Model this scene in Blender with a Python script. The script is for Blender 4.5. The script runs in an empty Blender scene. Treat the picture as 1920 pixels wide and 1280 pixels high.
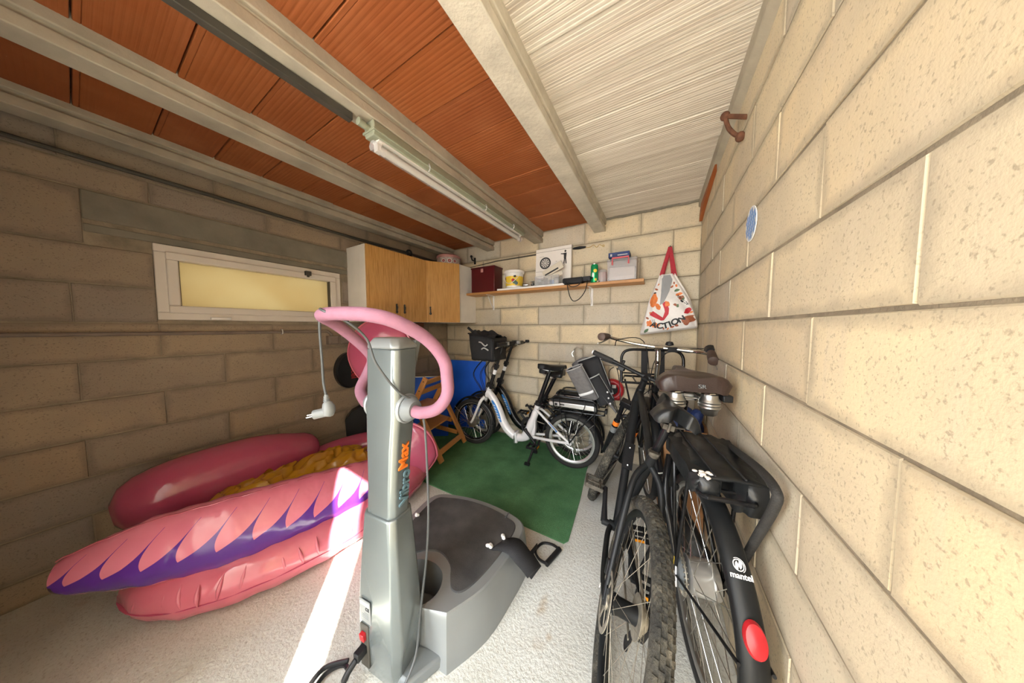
import bpy, bmesh, math, random
from math import pi, sin, cos, radians as R
from mathutils import Vector as V, Matrix, noise
random.seed(7)
S = bpy.context.scene
col = S.collection

# ---------------------------------------------------------------- camera, sky, sun, exposure
cam_data = bpy.data.cameras.new('camera')
cam_data.sensor_width = 36.0
cam_data.lens = 473.137 / 1920 * 36.0
cam_data.clip_start = 0.02
cam = bpy.data.objects.new('camera', cam_data)
cam.location = (0, 0, 1.30)
cam.rotation_euler = (R(90 - 3.277), R(0.051), R(29.937))
col.objects.link(cam)
S.camera = cam

world = bpy.data.worlds.new('sky')
S.world = world
world.use_nodes = True
bg = world.node_tree.nodes['Background']
bg.inputs[0].default_value = (0.93, 0.97, 1.0, 1)
bg.inputs[1].default_value = 14.6

sun_data = bpy.data.lights.new('sun', 'SUN')
sun_data.energy = 56.0
sun_data.angle = R(0.6)
sun_data.color = (1.0, 0.93, 0.82)
sun = bpy.data.objects.new('sun', sun_data)
SUN_EL = R(41)
sdir = V((-0.745 * cos(SUN_EL), 0.667 * cos(SUN_EL), -sin(SUN_EL)))
sun.rotation_euler = sdir.to_track_quat('-Z', 'Y').to_euler()
sun.location = (3, -3, 4)
col.objects.link(sun)

# the open garage front: a portal that guides sky sampling through the doorway
pd = bpy.data.lights.new('doorway_portal', 'AREA')
pd.shape = 'RECTANGLE'; pd.size = 1.62; pd.size_y = 2.25
pd.cycles.is_portal = True
po = bpy.data.objects.new('doorway_portal', pd)
po.location = (-0.51, -0.42, 1.13)
po.rotation_euler = (R(90), 0, 0)
col.objects.link(po)

vs = S.view_settings
vs.view_transform = 'Standard'
vs.look = 'None'
vs.gamma = 1.0
vs.use_curve_mapping = False
vs.exposure = -0.26
S.cycles.use_denoising = True
S.cycles.max_bounces = 10
S.cycles.diffuse_bounces = 6
S.cycles.transparent_max_bounces = 12

# ---------------------------------------------------------------- materials
def srgb(r, g, b):
    f = lambda c: (c / 255 / 12.92) if c / 255 <= 0.04045 else ((c / 255 + 0.055) / 1.055) ** 2.4
    return (f(r), f(g), f(b))

class NT:
    def __init__(s, name):
        s.m = bpy.data.materials.new(name); s.m.use_nodes = True
        s.t = s.m.node_tree; s.n = s.t.nodes; s.b = s.n['Principled BSDF']; s.out = s.n['Material Output']
    def new(s, kind, **kw):
        x = s.n.new(kind)
        for k, v in kw.items():
            setattr(x, k, v)
        return x
    def link(s, a, b): s.t.links.new(a, b)
    def coord(s, which='Object', scale=None):
        c = s.new('ShaderNodeTexCoord')
        if scale is None: return c.outputs[which]
        mp = s.new('ShaderNodeMapping'); mp.inputs['Scale'].default_value = scale
        s.link(c.outputs[which], mp.inputs[0]); return mp.outputs[0]
    def noise(s, vec, scale, detail=4, rough=0.55):
        x = s.new('ShaderNodeTexNoise'); x.inputs['Scale'].default_value = scale
        x.inputs['Detail'].default_value = detail; x.inputs['Roughness'].default_value = rough
        if vec is not None: s.link(vec, x.inputs['Vector'])
        return x.outputs[0]
    def ramp(s, fac, stops):
        x = s.new('ShaderNodeValToRGB'); e = x.color_ramp.elements
        while len(e) < len(stops): e.new(0.5)
        for i, (p, c) in enumerate(stops):
            e[i].position = p; e[i].color = (*c, 1) if len(c) == 3 else c
        s.link(fac, x.inputs[0]); return x.outputs[0]
    def mix(s, fac, a, b, mode='MIX'):
        x = s.new('ShaderNodeMix', data_type='RGBA', blend_type=mode)
        for sock, v in ((x.inputs[0], fac), (x.inputs[6], a), (x.inputs[7], b)):
            if isinstance(v, (int, float)): sock.default_value = v
            elif isinstance(v, tuple): sock.default_value = (*v, 1)
            else: s.link(v, sock)
        return x.outputs[2]
    def math(s, op, a, b=None, c=None):
        x = s.new('ShaderNodeMath', operation=op)
        for i, v in enumerate((a, b, c)):
            if v is None: continue
            if isinstance(v, (int, float)): x.inputs[i].default_value = v
            else: s.link(v, x.inputs[i])
        return x.outputs[0]
    def bump(s, height, strength, dist=0.01):
        x = s.new('ShaderNodeBump'); x.inputs['Strength'].default_value = strength
        x.inputs['Distance'].default_value = dist
        s.link(height, x.inputs['Height']); s.link(x.outputs[0], s.b.inputs['Normal'])
    def set(s, **kw):
        for k, v in kw.items():
            i = s.b.inputs[k]
            if hasattr(v, 'is_linked') or isinstance(v, bpy.types.NodeSocket): s.link(v, i)
            elif isinstance(v, tuple): i.default_value = (*v, 1) if len(i.default_value) == 4 and len(v) == 3 else v
            else: i.default_value = v

def pm(name, c, rough=0.5, metal=0.0, var=0.12, scale=9, bump=0.0, bscale=120, bd=0.004, c2=None, **kw):
    k = NT(name); vec = k.coord()
    n = k.noise(vec, scale)
    a = tuple(min(1, x * (1 - var)) for x in c); b = c2 or tuple(min(1, x * (1 + var)) for x in c)
    k.set(**{'Base Color': k.ramp(n, [(0.3, a), (0.7, b)]), 'Roughness': rough, 'Metallic': metal})
    if bump: k.bump(k.noise(vec, bscale, 3), bump, bd)
    k.set(**{x.replace('_', ' '): v for x, v in kw.items()})
    return k.m

def block_material(name='concrete_block', tint=(1, 1, 1)):
    k = NT(name); vec = k.coord('Object')
    info = k.new('ShaderNodeObjectInfo').outputs['Random']
    geo = k.new('ShaderNodeNewGeometry').outputs['Position']
    base = k.ramp(info, [(0.0, (0.69, 0.555, 0.355)), (0.35, (0.73, 0.61, 0.405)), (0.65, (0.65, 0.55, 0.38)), (0.85, (0.56, 0.505, 0.40)), (1.0, (0.52, 0.48, 0.40))])
    big = k.noise(geo, 2.6, 3)
    c = k.mix(k.ramp(big, [(0.36, (0, 0, 0)), (0.64, (0.9, 0.9, 0.9))]), base, (0.54, 0.46, 0.335))
    st = k.noise(k_map(k, geo, (9, 9, 1.1)), 2.2, 3)
    c = k.mix(k.ramp(st, [(0.54, (0, 0, 0)), (0.75, (0.55, 0.55, 0.55))]), c, (0.62, 0.53, 0.40))
    sp = k.noise(geo, 150, 2)
    c = k.mix(k.ramp(sp, [(0.30, (0.55, 0.55, 0.55)), (0.42, (0, 0, 0))]), c, (0.25, 0.20, 0.14))
    # grime along the block edges
    g = k.new('ShaderNodeSeparateXYZ'); k.link(k.coord('Generated'), g.inputs[0])
    ex = k.math('MULTIPLY', k.math('SUBTRACT', 0.5, k.math('ABSOLUTE', k.math('SUBTRACT', g.outputs[0], 0.5))), 2.5)
    ez = k.math('SUBTRACT', 0.5, k.math('ABSOLUTE', k.math('SUBTRACT', g.outputs[2], 0.5)))
    e = k.math('SUBTRACT', k.math('MINIMUM', ex, ez), k.math('MULTIPLY', k.noise(geo, 11, 4), 0.30))
    c = k.mix(k.ramp(k.math('ADD', e, 0.12), [(0.0, (0.5, 0.5, 0.5)), (0.11, (0, 0, 0))]), c, (0.31, 0.265, 0.20))
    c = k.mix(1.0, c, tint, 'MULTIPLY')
    k.set(**{'Base Color': c, 'Roughness': 0.92})
    k.bump(k.noise(geo, 170, 3), 0.18, 0.003)
    return k.m
def k_map(k, vec, sc):
    mp = k.new('ShaderNodeMapping'); mp.inputs['Scale'].default_value = sc
    k.link(vec, mp.inputs[0]); return mp.outputs[0]

def ceramic(name, paint):
    k = NT(name)
    geo = k.new('ShaderNodeNewGeometry').outputs['Position']
    info = k.new('ShaderNodeObjectInfo').outputs['Random']
    w = k.noise(k_map(k, geo, (0.6, 60, 1)), 1.6, 2)
    if paint:
        c = k.ramp(k.noise(k_map(k, geo, (1.2, 30, 1)), 1.5, 3), [(0.3, (0.50, 0.44, 0.37)), (0.5, (0.62, 0.57, 0.49)), (0.7, (0.74, 0.70, 0.62))])
        c = k.mix(k.math('MULTIPLY', info, 0.25), c, (0.55, 0.48, 0.42))
    else:
        base = k.ramp(info, [(0, (0.285, 0.074, 0.014)), (0.5, (0.32, 0.086, 0.016)), (1, (0.25, 0.062, 0.015))])
        c = k.mix(k.ramp(k.noise(geo, 5, 4), [(0.45, (0, 0, 0)), (0.75, (0.5, 0.5, 0.5))]), base, (0.40, 0.135, 0.045))
        c = k.mix(k.ramp(k.noise(k_map(k, geo, (1, 1.6, 1)), 14, 5, 0.7), [(0.70, (0, 0, 0)), (0.76, (0.8, 0.8, 0.8))]), c, (0.62, 0.44, 0.33))
    k.set(**{'Base Color': c, 'Roughness': 0.85 if paint else 0.75})
    k.bump(w, 0.4 if paint else 0.16, 0.01)
    return k.m

def wood(name, c1, c2, rough=0.35, axis=(28, 28, 1.2), **kw):
    k = NT(name); vec = k.coord('Object', axis)
    n = k.noise(vec, 3.0, 4, 0.6)
    fine = k.noise(k.coord('Object', tuple(a * 5 for a in axis)), 3.0, 2)
    c = k.mix(0.3, k.ramp(n, [(0.3, c1), (0.5, c2), (0.7, c1)]), k.ramp(fine, [(0.35, c1), (0.65, c2)]))
    k.set(**{'Base Color': c, 'Roughness': rough})
    k.set(**{x.replace('_', ' '): v for x, v in kw.items()})
    return k.m

M = {}
M['block'] = block_material()
M['block_left_shaded'] = block_material('shade_tinted_block', (0.50, 0.455, 0.465))  # pinkish left-wall blocks; the wall's shade is darkened into this tint
M['mortar'] = pm('mortar', (0.25, 0.205, 0.145), 0.95, var=0.25, scale=14, bump=0.6, bscale=90)
M['floor'] = None
def floor_material():
    k = NT('rough_concrete_floor'); geo = k.new('ShaderNodeNewGeometry').outputs['Position']
    n = k.noise(geo, 2.2, 5)
    c = k.ramp(n, [(0.3, (0.52, 0.515, 0.465)), (0.55, (0.63, 0.63, 0.585)), (0.75, (0.68, 0.685, 0.65))])
    sp = k.noise(geo, 95, 3, 0.6)
    c = k.mix(k.ramp(sp, [(0.33, (0.5, 0.5, 0.5)), (0.46, (0, 0, 0))]), c, (0.33, 0.28, 0.22))
    stn = k.noise(geo, 4.1, 4)
    c = k.mix(k.ramp(stn, [(0.64, (0, 0, 0)), (0.74, (0.5, 0.5, 0.5))]), c, (0.36, 0.26, 0.16))
    for sx, sy, rx, ry, cc in ((-0.43, 1.03, 0.045, 0.11, (0.38, 0.27, 0.15)), (-0.30, 1.405, 0.014, 0.014, (0.20, 0.15, 0.07)), (-0.36, 0.93, 0.03, 0.04, (0.42, 0.31, 0.19))):
        q = k.new('ShaderNodeSeparateXYZ'); k.link(geo, q.inputs[0])
        dx = k.math('DIVIDE', k.math('SUBTRACT', q.outputs[0], sx), rx); dy = k.math('DIVIDE', k.math('SUBTRACT', q.outputs[1], sy), ry)
        r = k.math('ADD', k.math('SQRT', k.math('ADD', k.math('MULTIPLY', dx, dx), k.math('MULTIPLY', dy, dy))), k.math('MULTIPLY', k.noise(geo, 38, 4), 0.9))
        c = k.mix(k.ramp(r, [(0.5, (0.6, 0.6, 0.6)), (1.0, (0, 0, 0))]), c, cc)
    k.set(**{'Base Color': c, 'Roughness': 0.9})
    k.bump(k.noise(geo, 70, 4, 0.65), 0.55, 0.01)
    return k.m
M['floor'] = floor_material()
M['concrete'] = pm('cast_concrete', (0.40, 0.36, 0.285), 0.9, var=0.18, scale=6, bump=0.4, bscale=45)
M['concrete_pale'] = pm('limewashed_concrete', (0.56, 0.52, 0.435), 0.9, var=0.14, scale=9, bump=0.5, bscale=60)
M['concrete_dark'] = pm('grey_lintel_concrete', (0.20, 0.18, 0.14), 0.92, var=0.2, scale=5, bump=0.3, bscale=45)
M['ceramic'] = ceramic('fired_clay_ceiling', False)
M['ceramic_white'] = ceramic('limewashed_clay_ceiling', True)
M['white_lam'] = pm('white_laminate', (0.82, 0.78, 0.72), 0.4, var=0.04)
M['white_plastic'] = pm('white_plastic', (0.78, 0.76, 0.73), 0.4, var=0.04)
M['pvc_frame'] = pm('white_pvc', (0.68, 0.62, 0.56), 0.35, var=0.03)
M['oak'] = wood('oak_laminate_door', (0.37, 0.17, 0.045), (0.68, 0.37, 0.12), 0.22, axis=(24, 24, 0.9))
M['pine'] = wood('orange_beech', (0.50, 0.215, 0.06), (0.64, 0.31, 0.10), 0.42)
M['shelfwood'] = wood('pine_shelf', (0.36, 0.155, 0.045), (0.52, 0.26, 0.085), 0.5, axis=(1.2, 28, 28))
M['brownwood'] = wood('dark_board', (0.14, 0.05, 0.025), (0.22, 0.085, 0.04), 0.6)
M['black'] = pm('black_plastic', (0.012, 0.012, 0.013), 0.45, var=0.3, Specular_IOR_Level=0.28)
M['blackgloss'] = pm('black_gloss_paint', (0.009, 0.009, 0.010), 0.25, var=0.2, Specular_IOR_Level=0.35, Coat_Weight=0.08)
M['blackmatte'] = pm('matte_black_paint', (0.011, 0.012, 0.013), 0.45, var=0.25, Specular_IOR_Level=0.28)
M['blackfabric'] = pm('black_nylon', (0.014, 0.014, 0.016), 0.75, var=0.35, bump=0.5, bscale=300)
M['blackvinyl'] = pm('black_vinyl', (0.014, 0.015, 0.016), 0.33, var=0.3, bump=0.15, bscale=14, bd=0.02, Specular_IOR_Level=0.35)
M['rubber'] = pm('tyre_rubber', (0.022, 0.021, 0.02), 0.8, var=0.3, bump=0.5, bscale=220)
def muddy():
    k = NT('muddy_tyre_rubber'); vec = k.coord()
    c = k.ramp(k.noise(vec, 16, 6, 0.7), [(0.38, (0.022, 0.021, 0.018)), (0.54, (0.055, 0.050, 0.038)), (0.72, (0.15, 0.13, 0.095))])
    k.set(**{'Base Color': c, 'Roughness': 0.95})
    k.bump(k.noise(vec, 90, 4), 0.8, 0.01)
    return k.m
M['mud'] = muddy()
M['steel'] = pm('bright_steel', (0.62, 0.61, 0.58), 0.28, 1.0, var=0.06)
M['chrome'] = pm('chrome', (0.74, 0.73, 0.70), 0.12, 1.0, var=0.04)
M['alu'] = pm('satin_aluminium', (0.52, 0.52, 0.51), 0.34, 1.0, var=0.06)
M['rim'] = pm('aluminium_rim', (0.72, 0.71, 0.69), 0.3, 0.75, var=0.05)
M['dirtymetal'] = pm('dusty_steel', (0.36, 0.33, 0.27), 0.55, 0.7, var=0.3, scale=30)
M['whitepaint'] = pm('white_gloss_paint', (0.78, 0.77, 0.78), 0.22, var=0.03, Coat_Weight=0.4)
M['blue'] = pm('blue_decal', (0.05, 0.25, 0.68), 0.35, var=0.25, scale=25)
M['silver'] = pm('silver_lacquer', (0.215, 0.245, 0.245), 0.27, 0.6, var=0.05, scale=4, Coat_Weight=0.25)
M['greyplastic'] = pm('grey_lacquer_base', (0.27, 0.285, 0.285), 0.38, 0.35, var=0.06, scale=5)
M['greydark'] = pm('dark_grey_plastic', (0.16, 0.175, 0.18), 0.45, var=0.1)
M['mat'] = pm('dusty_black_mat', (0.045, 0.045, 0.046), 0.85, var=0.2, scale=7, bump=0.3, bscale=200, c2=(0.085, 0.083, 0.08))
M['pinkfoam'] = pm('pink_foam', (0.28, 0.125, 0.175), 0.85, var=0.06, scale=30, bump=0.25, bscale=180)
def vinyl(name, c, c2, rough=0.2, trans=0.25):
    k = NT(name); vec = k.coord()
    k.set(**{'Base Color': k.ramp(k.noise(vec, 3, 3), [(0.3, c), (0.7, c2)]), 'Roughness': rough, 'Coat Weight': 0.4,
             'Subsurface Weight': trans, 'Subsurface Radius': (0.05, 0.02, 0.02), 'Subsurface Scale': 0.3})
    k.bump(k.noise(vec, 7, 3), 0.25, 0.03)
    return k
M['pinkvinyl'] = vinyl('pink_vinyl', (0.40, 0.065, 0.135), (0.48, 0.10, 0.175)).m
M['pinkclear'] = vinyl('translucent_pink_vinyl', (0.52, 0.10, 0.16), (0.62, 0.17, 0.23), 0.12, 0.25).m
def wing_material():
    k = vinyl('printed_pink_vinyl', (0.60, 0.155, 0.24), (0.68, 0.21, 0.29), 0.2)
    base = k.b.inputs['Base Color'].links[0].from_socket
    uv = k.new('ShaderNodeSeparateXYZ'); k.link(k.new('ShaderNodeUVMap').outputs[0], uv.inputs[0])
    u, v = uv.outputs[0], uv.outputs[1]              # u along the wing, v: 0 at its lower edge .. 1 at the top seam
    vv = k.math('DIVIDE', k.math('SUBTRACT', v, 0.36), 0.50)
    ph = k.math('FRACT', k.math('SUBTRACT', k.math('MULTIPLY', u, 15.0), k.math('MULTIPLY', k.math('POWER', k.math('MAXIMUM', vv, 0.001), 0.8), 1.15)))
    tri = k.math('ABSOLUTE', k.math('SUBTRACT', ph, 0.5))            # 0 mid-lobe .. 0.5 at the spike
    width = k.math('POWER', k.math('SUBTRACT', 1.0, k.math('MINIMUM', k.math('MAXIMUM', vv, 0.0), 1.0)), 3.6)
    inside = k.math('GREATER_THAN', k.math('ADD', tri, k.math('MULTIPLY', width, 0.78)), 0.492)
    low = k.math('GREATER_THAN', v, 0.13)
    inside = k.math('MULTIPLY', k.math('MULTIPLY', inside, low), k.math('LESS_THAN', vv, 1.0))
    k.set(**{'Base Color': k.mix(inside, base, (0.10, 0.025, 0.26))})
    return k.m
M['wing'] = wing_material()
M['ochre'] = vinyl('ochre_vinyl', (0.34, 0.145, 0.005), (0.46, 0.24, 0.014), 0.22, 0.0).m
M['turf'] = None
def turf():
    k = NT('green_artificial_turf'); geo = k.new('ShaderNodeNewGeometry').outputs['Position']
    c = k.ramp(k.noise(geo, 5, 4), [(0.3, (0.070, 0.205, 0.085)), (0.7, (0.15, 0.38, 0.17))])
    c = k.mix(k.ramp(k.noise(geo, 260, 2), [(0.35, (0.6, 0.6, 0.6)), (0.6, (0, 0, 0))]), c, (0.05, 0.16, 0.06))
    c = k.mix(k.ramp(k.noise(geo, 55, 2), [(0.72, (0, 0, 0)), (0.76, (0.6, 0.6, 0.6))]), c, (0.12, 0.16, 0.08))
    k.set(**{'Base Color': c, 'Roughness': 0.95}); k.bump(k.noise(geo, 240, 2), 0.9, 0.01)
    return k.m
M['turf'] = turf()
M['bluepanel'] = pm('blue_panel', (0.012, 0.13, 0.78), 0.55, var=0.12, scale=4)
M['navy'] = pm('navy_cloth', (0.012, 0.03, 0.12), 0.6, var=0.4, scale=20, bump=0.6, bscale=25, bd=0.02)
M['red'] = pm('red_plastic', (0.42, 0.016, 0.022), 0.35, var=0.1)
M['redcloth'] = pm('red_webbing', (0.36, 0.012, 0.025), 0.7, var=0.15, scale=50)
M['darkred'] = pm('dark_red_box', (0.085, 0.005, 0.008), 0.35, var=0.1)
M['orange'] = pm('orange_paint', (0.85, 0.20, 0.02), 0.4, var=0.05)
M['teal'] = pm('slate_blue_print', (0.10, 0.17, 0.20), 0.45, var=0.05)
M['brownleather'] = pm('brown_leatherette', (0.036, 0.021, 0.017), 0.38, var=0.12, scale=14, bump=0.2, bscale=160)
M['brownrubber'] = pm('brown_rubber_grip', (0.075, 0.045, 0.033), 0.6, var=0.2, bump=0.3)
M['rust'] = pm('rusty_iron', (0.13, 0.055, 0.03), 0.85, 0.3, var=0.4, scale=40, bump=0.6, bscale=90)
M['greyfelt'] = pm('grey_felt', (0.165, 0.16, 0.158), 0.9, var=0.15, scale=40, bump=0.4, bscale=250)
M['greypiping'] = pm('pale_grey_piping', (0.42, 0.42, 0.42), 0.7, var=0.05)
M['reflective'] = pm('reflective_tape', (0.85, 0.85, 0.86), 0.3, var=0.02)
M['paper'] = pm('white_card', (0.78, 0.74, 0.69), 0.8, var=0.04)
M['cream'] = pm('cream_paper', (0.60, 0.54, 0.44), 0.8, var=0.05)
M['carton'] = pm('brown_cardboard', (0.42, 0.21, 0.09), 0.85, var=0.12)
M['lampgreen'] = pm('grey_green_housing', (0.28, 0.30, 0.22), 0.5, var=0.08)
M['tube'] = pm('fluorescent_tube_glass', (0.82, 0.80, 0.74), 0.2, var=0.02)
M['cableg'] = pm('grey_cable', (0.075, 0.08, 0.08), 0.45, var=0.1)
M['plugg'] = pm('grey_plug', (0.19, 0.20, 0.20), 0.45, var=0.1)
M['conduit'] = pm('dark_conduit', (0.055, 0.05, 0.04), 0.6, var=0.2)
M['conduitg'] = pm('dusty_grey_conduit', (0.20, 0.155, 0.125), 0.7, var=0.2)
M['yellow'] = pm('yellow_label', (0.80, 0.55, 0.05), 0.5, var=0.15, scale=30)
M['cangreen'] = pm('green_can', (0.01, 0.33, 0.12), 0.25, 0.4, var=0.15)
M['pinkplastic'] = pm('coral_plastic', (0.72, 0.13, 0.15), 0.35, var=0.05)
M['amber'] = pm('amber_reflector', (0.85, 0.30, 0.01), 0.25, var=0.05)
M['tinprint'] = pm('printed_tin', (0.52, 0.42, 0.38), 0.4, 0.2, var=0.3, scale=35)
M['rosecloth'] = pm('rose_lid', (0.50, 0.24, 0.22), 0.5, var=0.15, scale=30)
M['foxorange'] = pm('print_orange', (0.72, 0.20, 0.05), 0.6, var=0.15, scale=60)
M['printbrown'] = pm('print_brown', (0.33, 0.10, 0.045), 0.6, var=0.2, scale=50)
M['printred'] = pm('print_red', (0.50, 0.02, 0.035), 0.6, var=0.1)
M['printgreen'] = pm('print_green', (0.09, 0.16, 0.08), 0.6, var=0.1)
M['printblack'] = pm('print_black', (0.012, 0.012, 0.014), 0.6, var=0.1)
M['bagwhite'] = pm('white_woven_bag', (0.74, 0.71, 0.68), 0.45, var=0.04, bump=0.3, bscale=18, bd=0.02)
M['baggrey'] = pm('bag_lining', (0.30, 0.31, 0.32), 0.6, var=0.06)
M['grime'] = pm('grimy_metal', (0.10, 0.088, 0.07), 0.6, 0.5, var=0.5, scale=40)
M['gold'] = pm('brass', (0.6, 0.42, 0.16), 0.35, 1.0, var=0.1)
def clear(name, c=(0.9, 0.9, 0.9), rough=0.08, fac=0.28):
    k = NT(name)
    tr = k.new('ShaderNodeBsdfTransparent'); tr.inputs[0].default_value = (*c, 1)
    mx = k.new('ShaderNodeMixShader'); mx.inputs[0].default_value = fac
    k.set(**{'Base Color': (0.75, 0.75, 0.75), 'Roughness': rough})
    k.link(tr.outputs[0], mx.inputs[1]); k.link(k.b.outputs[0], mx.inputs[2]); k.link(mx.outputs[0], k.out.inputs[0])
    return k.m
M['clear'] = clear('clear_plastic')
M['milky'] = clear('milky_plastic', (0.90, 0.87, 0.87), 0.2, 0.25)
M['jarred'] = clear('reddish_jar', (0.85, 0.45, 0.38), 0.15, 0.45)
def frosted():
    k = NT('frosted_window_glass')
    tl = k.new('ShaderNodeBsdfTranslucent')
    c = k.ramp(k.noise(k.coord('Object', (1, 1.6, 1.6)), 1.7, 2), [(0.3, (0.27, 0.215, 0.125)), (0.7, (0.30, 0.255, 0.165))])
    k.link(c, tl.inputs[0])
    mx = k.new('ShaderNodeMixShader'); mx.inputs[0].default_value = 0.12
    k.set(**{'Base Color': (0.7, 0.66, 0.5), 'Roughness': 0.3})
    k.link(tl.outputs[0], mx.inputs[1]); k.link(k.b.outputs[0], mx.inputs[2]); k.link(mx.outputs[0], k.out.inputs[0])
    return k.m
M['frost'] = frosted()
M['outside'] = pm('sunlit_paving', (0.52, 0.47, 0.40), 0.9, var=0.1)

# ---------------------------------------------------------------- mesh helpers
class MB:
    def __init__(s): s.v = []; s.f = []; s.uv = {}
    def add(s, vs, fs):
        o = len(s.v); s.v += [V(p) for p in vs]; s.f += [tuple(i + o for i in f) for f in fs]; return s
    def box(s, c, d, rot=None, taper=1.0):
        x, y, z = (a / 2 for a in d)
        P = [V((sx * x * (taper if sz > 0 else 1), sy * y * (taper if sz > 0 else 1), sz * z)) for sz in (-1, 1) for sy in (-1, 1) for sx in (-1, 1)]
        if rot is not None: P = [rot @ p for p in P]
        return s.add([p + V(c) for p in P], [(0, 2, 3, 1), (4, 5, 7, 6), (0, 1, 5, 4), (2, 6, 7, 3), (0, 4, 6, 2), (1, 3, 7, 5)])
    def span(s, a, b):
        return s.box([(x + y) / 2 for x, y in zip(a, b)], [abs(y - x) for x, y in zip(a, b)])
    def tube(s, path, r, n=10, closed=False, caps=True, flat=1.0, up=None):
        P = [V(p) for p in path]; N = len(P)
        rr = r if isinstance(r, (list, tuple)) else [r] * N
        T = []
        for i in range(N):
            a = P[(i - 1) % N] if (closed or i) else P[0]; b = P[(i + 1) % N] if (closed or i < N - 1) else P[-1]
            T.append((b - a).normalized())
        u = V(up) if up is not None else (V((0, 0, 1)) if abs(T[0].z) < 0.9 else V((1, 0, 0)))
        u = (u - T[0] * u.dot(T[0])).normalized(); o = len(s.v)
        for i in range(N):
            u = u - T[i] * u.dot(T[i]); u = u.normalized(); w = T[i].cross(u)
            for j in range(n):
                a = 2 * pi * j / n
                s.v.append(P[i] + (u * cos(a) * flat + w * sin(a)) * rr[i])
        for i in range(N if closed else N - 1):
            for j in range(n):
                a, b = o + i * n, o + ((i + 1) % N) * n
                s.f.append((a + j, a + (j + 1) % n, b + (j + 1) % n, b + j))
        if caps and not closed:
            s.f.append(tuple(o + j for j in range(n))[::-1]); s.f.append(tuple(o + (N - 1) * n + j for j in range(n)))
        return s
    def bar(s, a, b, r, n=10, r2=None): return s.tube([a, b], [r, r if r2 is None else r2], n)
    def beam(s, a, b, w, h, up=(0, 0, 1)):
        """a rectangular bar from a to b: w across, h along up"""
        a, b = V(a), V(b); t = (b - a).normalized(); u = V(up); u = (u - t * u.dot(t)).normalized(); k = t.cross(u)
        P = [e + k * (sx * w / 2) + u * (sy * h / 2) for e in (a, b) for sx, sy in ((-1, -1), (1, -1), (1, 1), (-1, 1))]
        return s.add(P, [(3, 2, 1, 0), (4, 5, 6, 7), (0, 1, 5, 4), (1, 2, 6, 5), (2, 3, 7, 6), (3, 0, 4, 7)])
    def lathe(s, prof, n=24, c=(0, 0, 0), axis='Z', caps=True):
        o = len(s.v)
        def P(r, h, a):
            x, y = r * cos(a), r * sin(a)
            q = {'Z': (x, y, h), 'Y': (x, h, -y), 'X': (h, x, y)}[axis]
            return V(q) + V(c)
        for r, h in prof:
            for j in range(n): s.v.append(P(r, h, 2 * pi * j / n))
        for i in range(len(prof) - 1):
            for j in range(n):
                s.f.append((o + i * n + j, o + i * n + (j + 1) % n, o + (i + 1) * n + (j + 1) % n, o + (i + 1) * n + j))
        if caps:
            s.f.append(tuple(o + j for j in range(n))[::-1]); s.f.append(tuple(o + (len(prof) - 1) * n + j for j in range(n)))
        return s
    def torus(s, c, Rr, r, axis='Y', n=40, m=10, a0=0, a1=2 * pi, prof=None):
        """ring (or arc) about an axis; prof: list of (radial, axial) offsets instead of a round section"""
        o = len(s.v); full = abs(a1 - a0 - 2 * pi) < 1e-6; N = n if full else n + 1
        pr = prof or [(r * cos(2 * pi * j / m), r * sin(2 * pi * j / m)) for j in range(m)]; m = len(pr)
        for i in range(N):
            a = a0 + (a1 - a0) * i / n
            for dr, da in pr:
                q = (Rr + dr)
                p = {'Y': (q * cos(a), da, q * sin(a)), 'Z': (q * cos(a), q * sin(a), da), 'X': (da, q * cos(a), q * sin(a))}[axis]
                s.v.append(V(p) + V(c))
        for i in range(n):
            for j in range(m):
                a, b = o + i * m, o + ((i + 1) % N) * m
                s.f.append((a + j, a + (j + 1) % m, b + (j + 1) % m, b + j))
        if not full:
            s.f.append(tuple(o + j for j in range(m))[::-1]); s.f.append(tuple(o + n * m + j for j in range(m)))
        return s
    def ball(s, c, r, n=16, m=10):
        rx, ry, rz = r if isinstance(r, (tuple, list)) else (r, r, r); o = len(s.v); c = V(c)
        s.v.append(c + V((0, 0, -rz)))
        for i in range(1, m):
            t = -pi / 2 + pi * i / m
            for j in range(n): s.v.append(c + V((rx * cos(t) * cos(2 * pi * j / n), ry * cos(t) * sin(2 * pi * j / n), rz * sin(t))))
        s.v.append(c + V((0, 0, rz))); top = len(s.v) - 1
        for j in range(n):
            s.f.append((o, o + 1 + (j + 1) % n, o + 1 + j))
            s.f.append((top, o + 1 + (m - 2) * n + j, o + 1 + (m - 2) * n + (j + 1) % n))
        for i in range(m - 2):
            for j in range(n):
                a, b = o + 1 + i * n, o + 1 + (i + 1) * n
                s.f.append((a + j, a + (j + 1) % n, b + (j + 1) % n, b + j))
        return s
    def prism(s, poly, h0, h1, plane='XY', inset=0.0):
        """polygon extruded h0..h1 along the third axis; inset shrinks the h1 cap about its centre"""
        n = len(poly); o = len(s.v); cx = sum(p[0] for p in poly) / n; cy = sum(p[1] for p in poly) / n
        def P(x, y, h): return V({'XY': (x, y, h), 'XZ': (x, h, y), 'YZ': (h, x, y)}[plane])
        for x, y in poly: s.v.append(P(x, y, h0))
        for x, y in poly:
            d = math.hypot(x - cx, y - cy) or 1
            s.v.append(P(x - (x - cx) / d * inset, y - (y - cy) / d * inset, h1))
        for i in range(n): s.f.append((o + i, o + (i + 1) % n, o + n + (i + 1) % n, o + n + i))
        s.f.append(tuple(o + i for i in range(n))[::-1]); s.f.append(tuple(o + n + i for i in range(n)))
        return s
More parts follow.
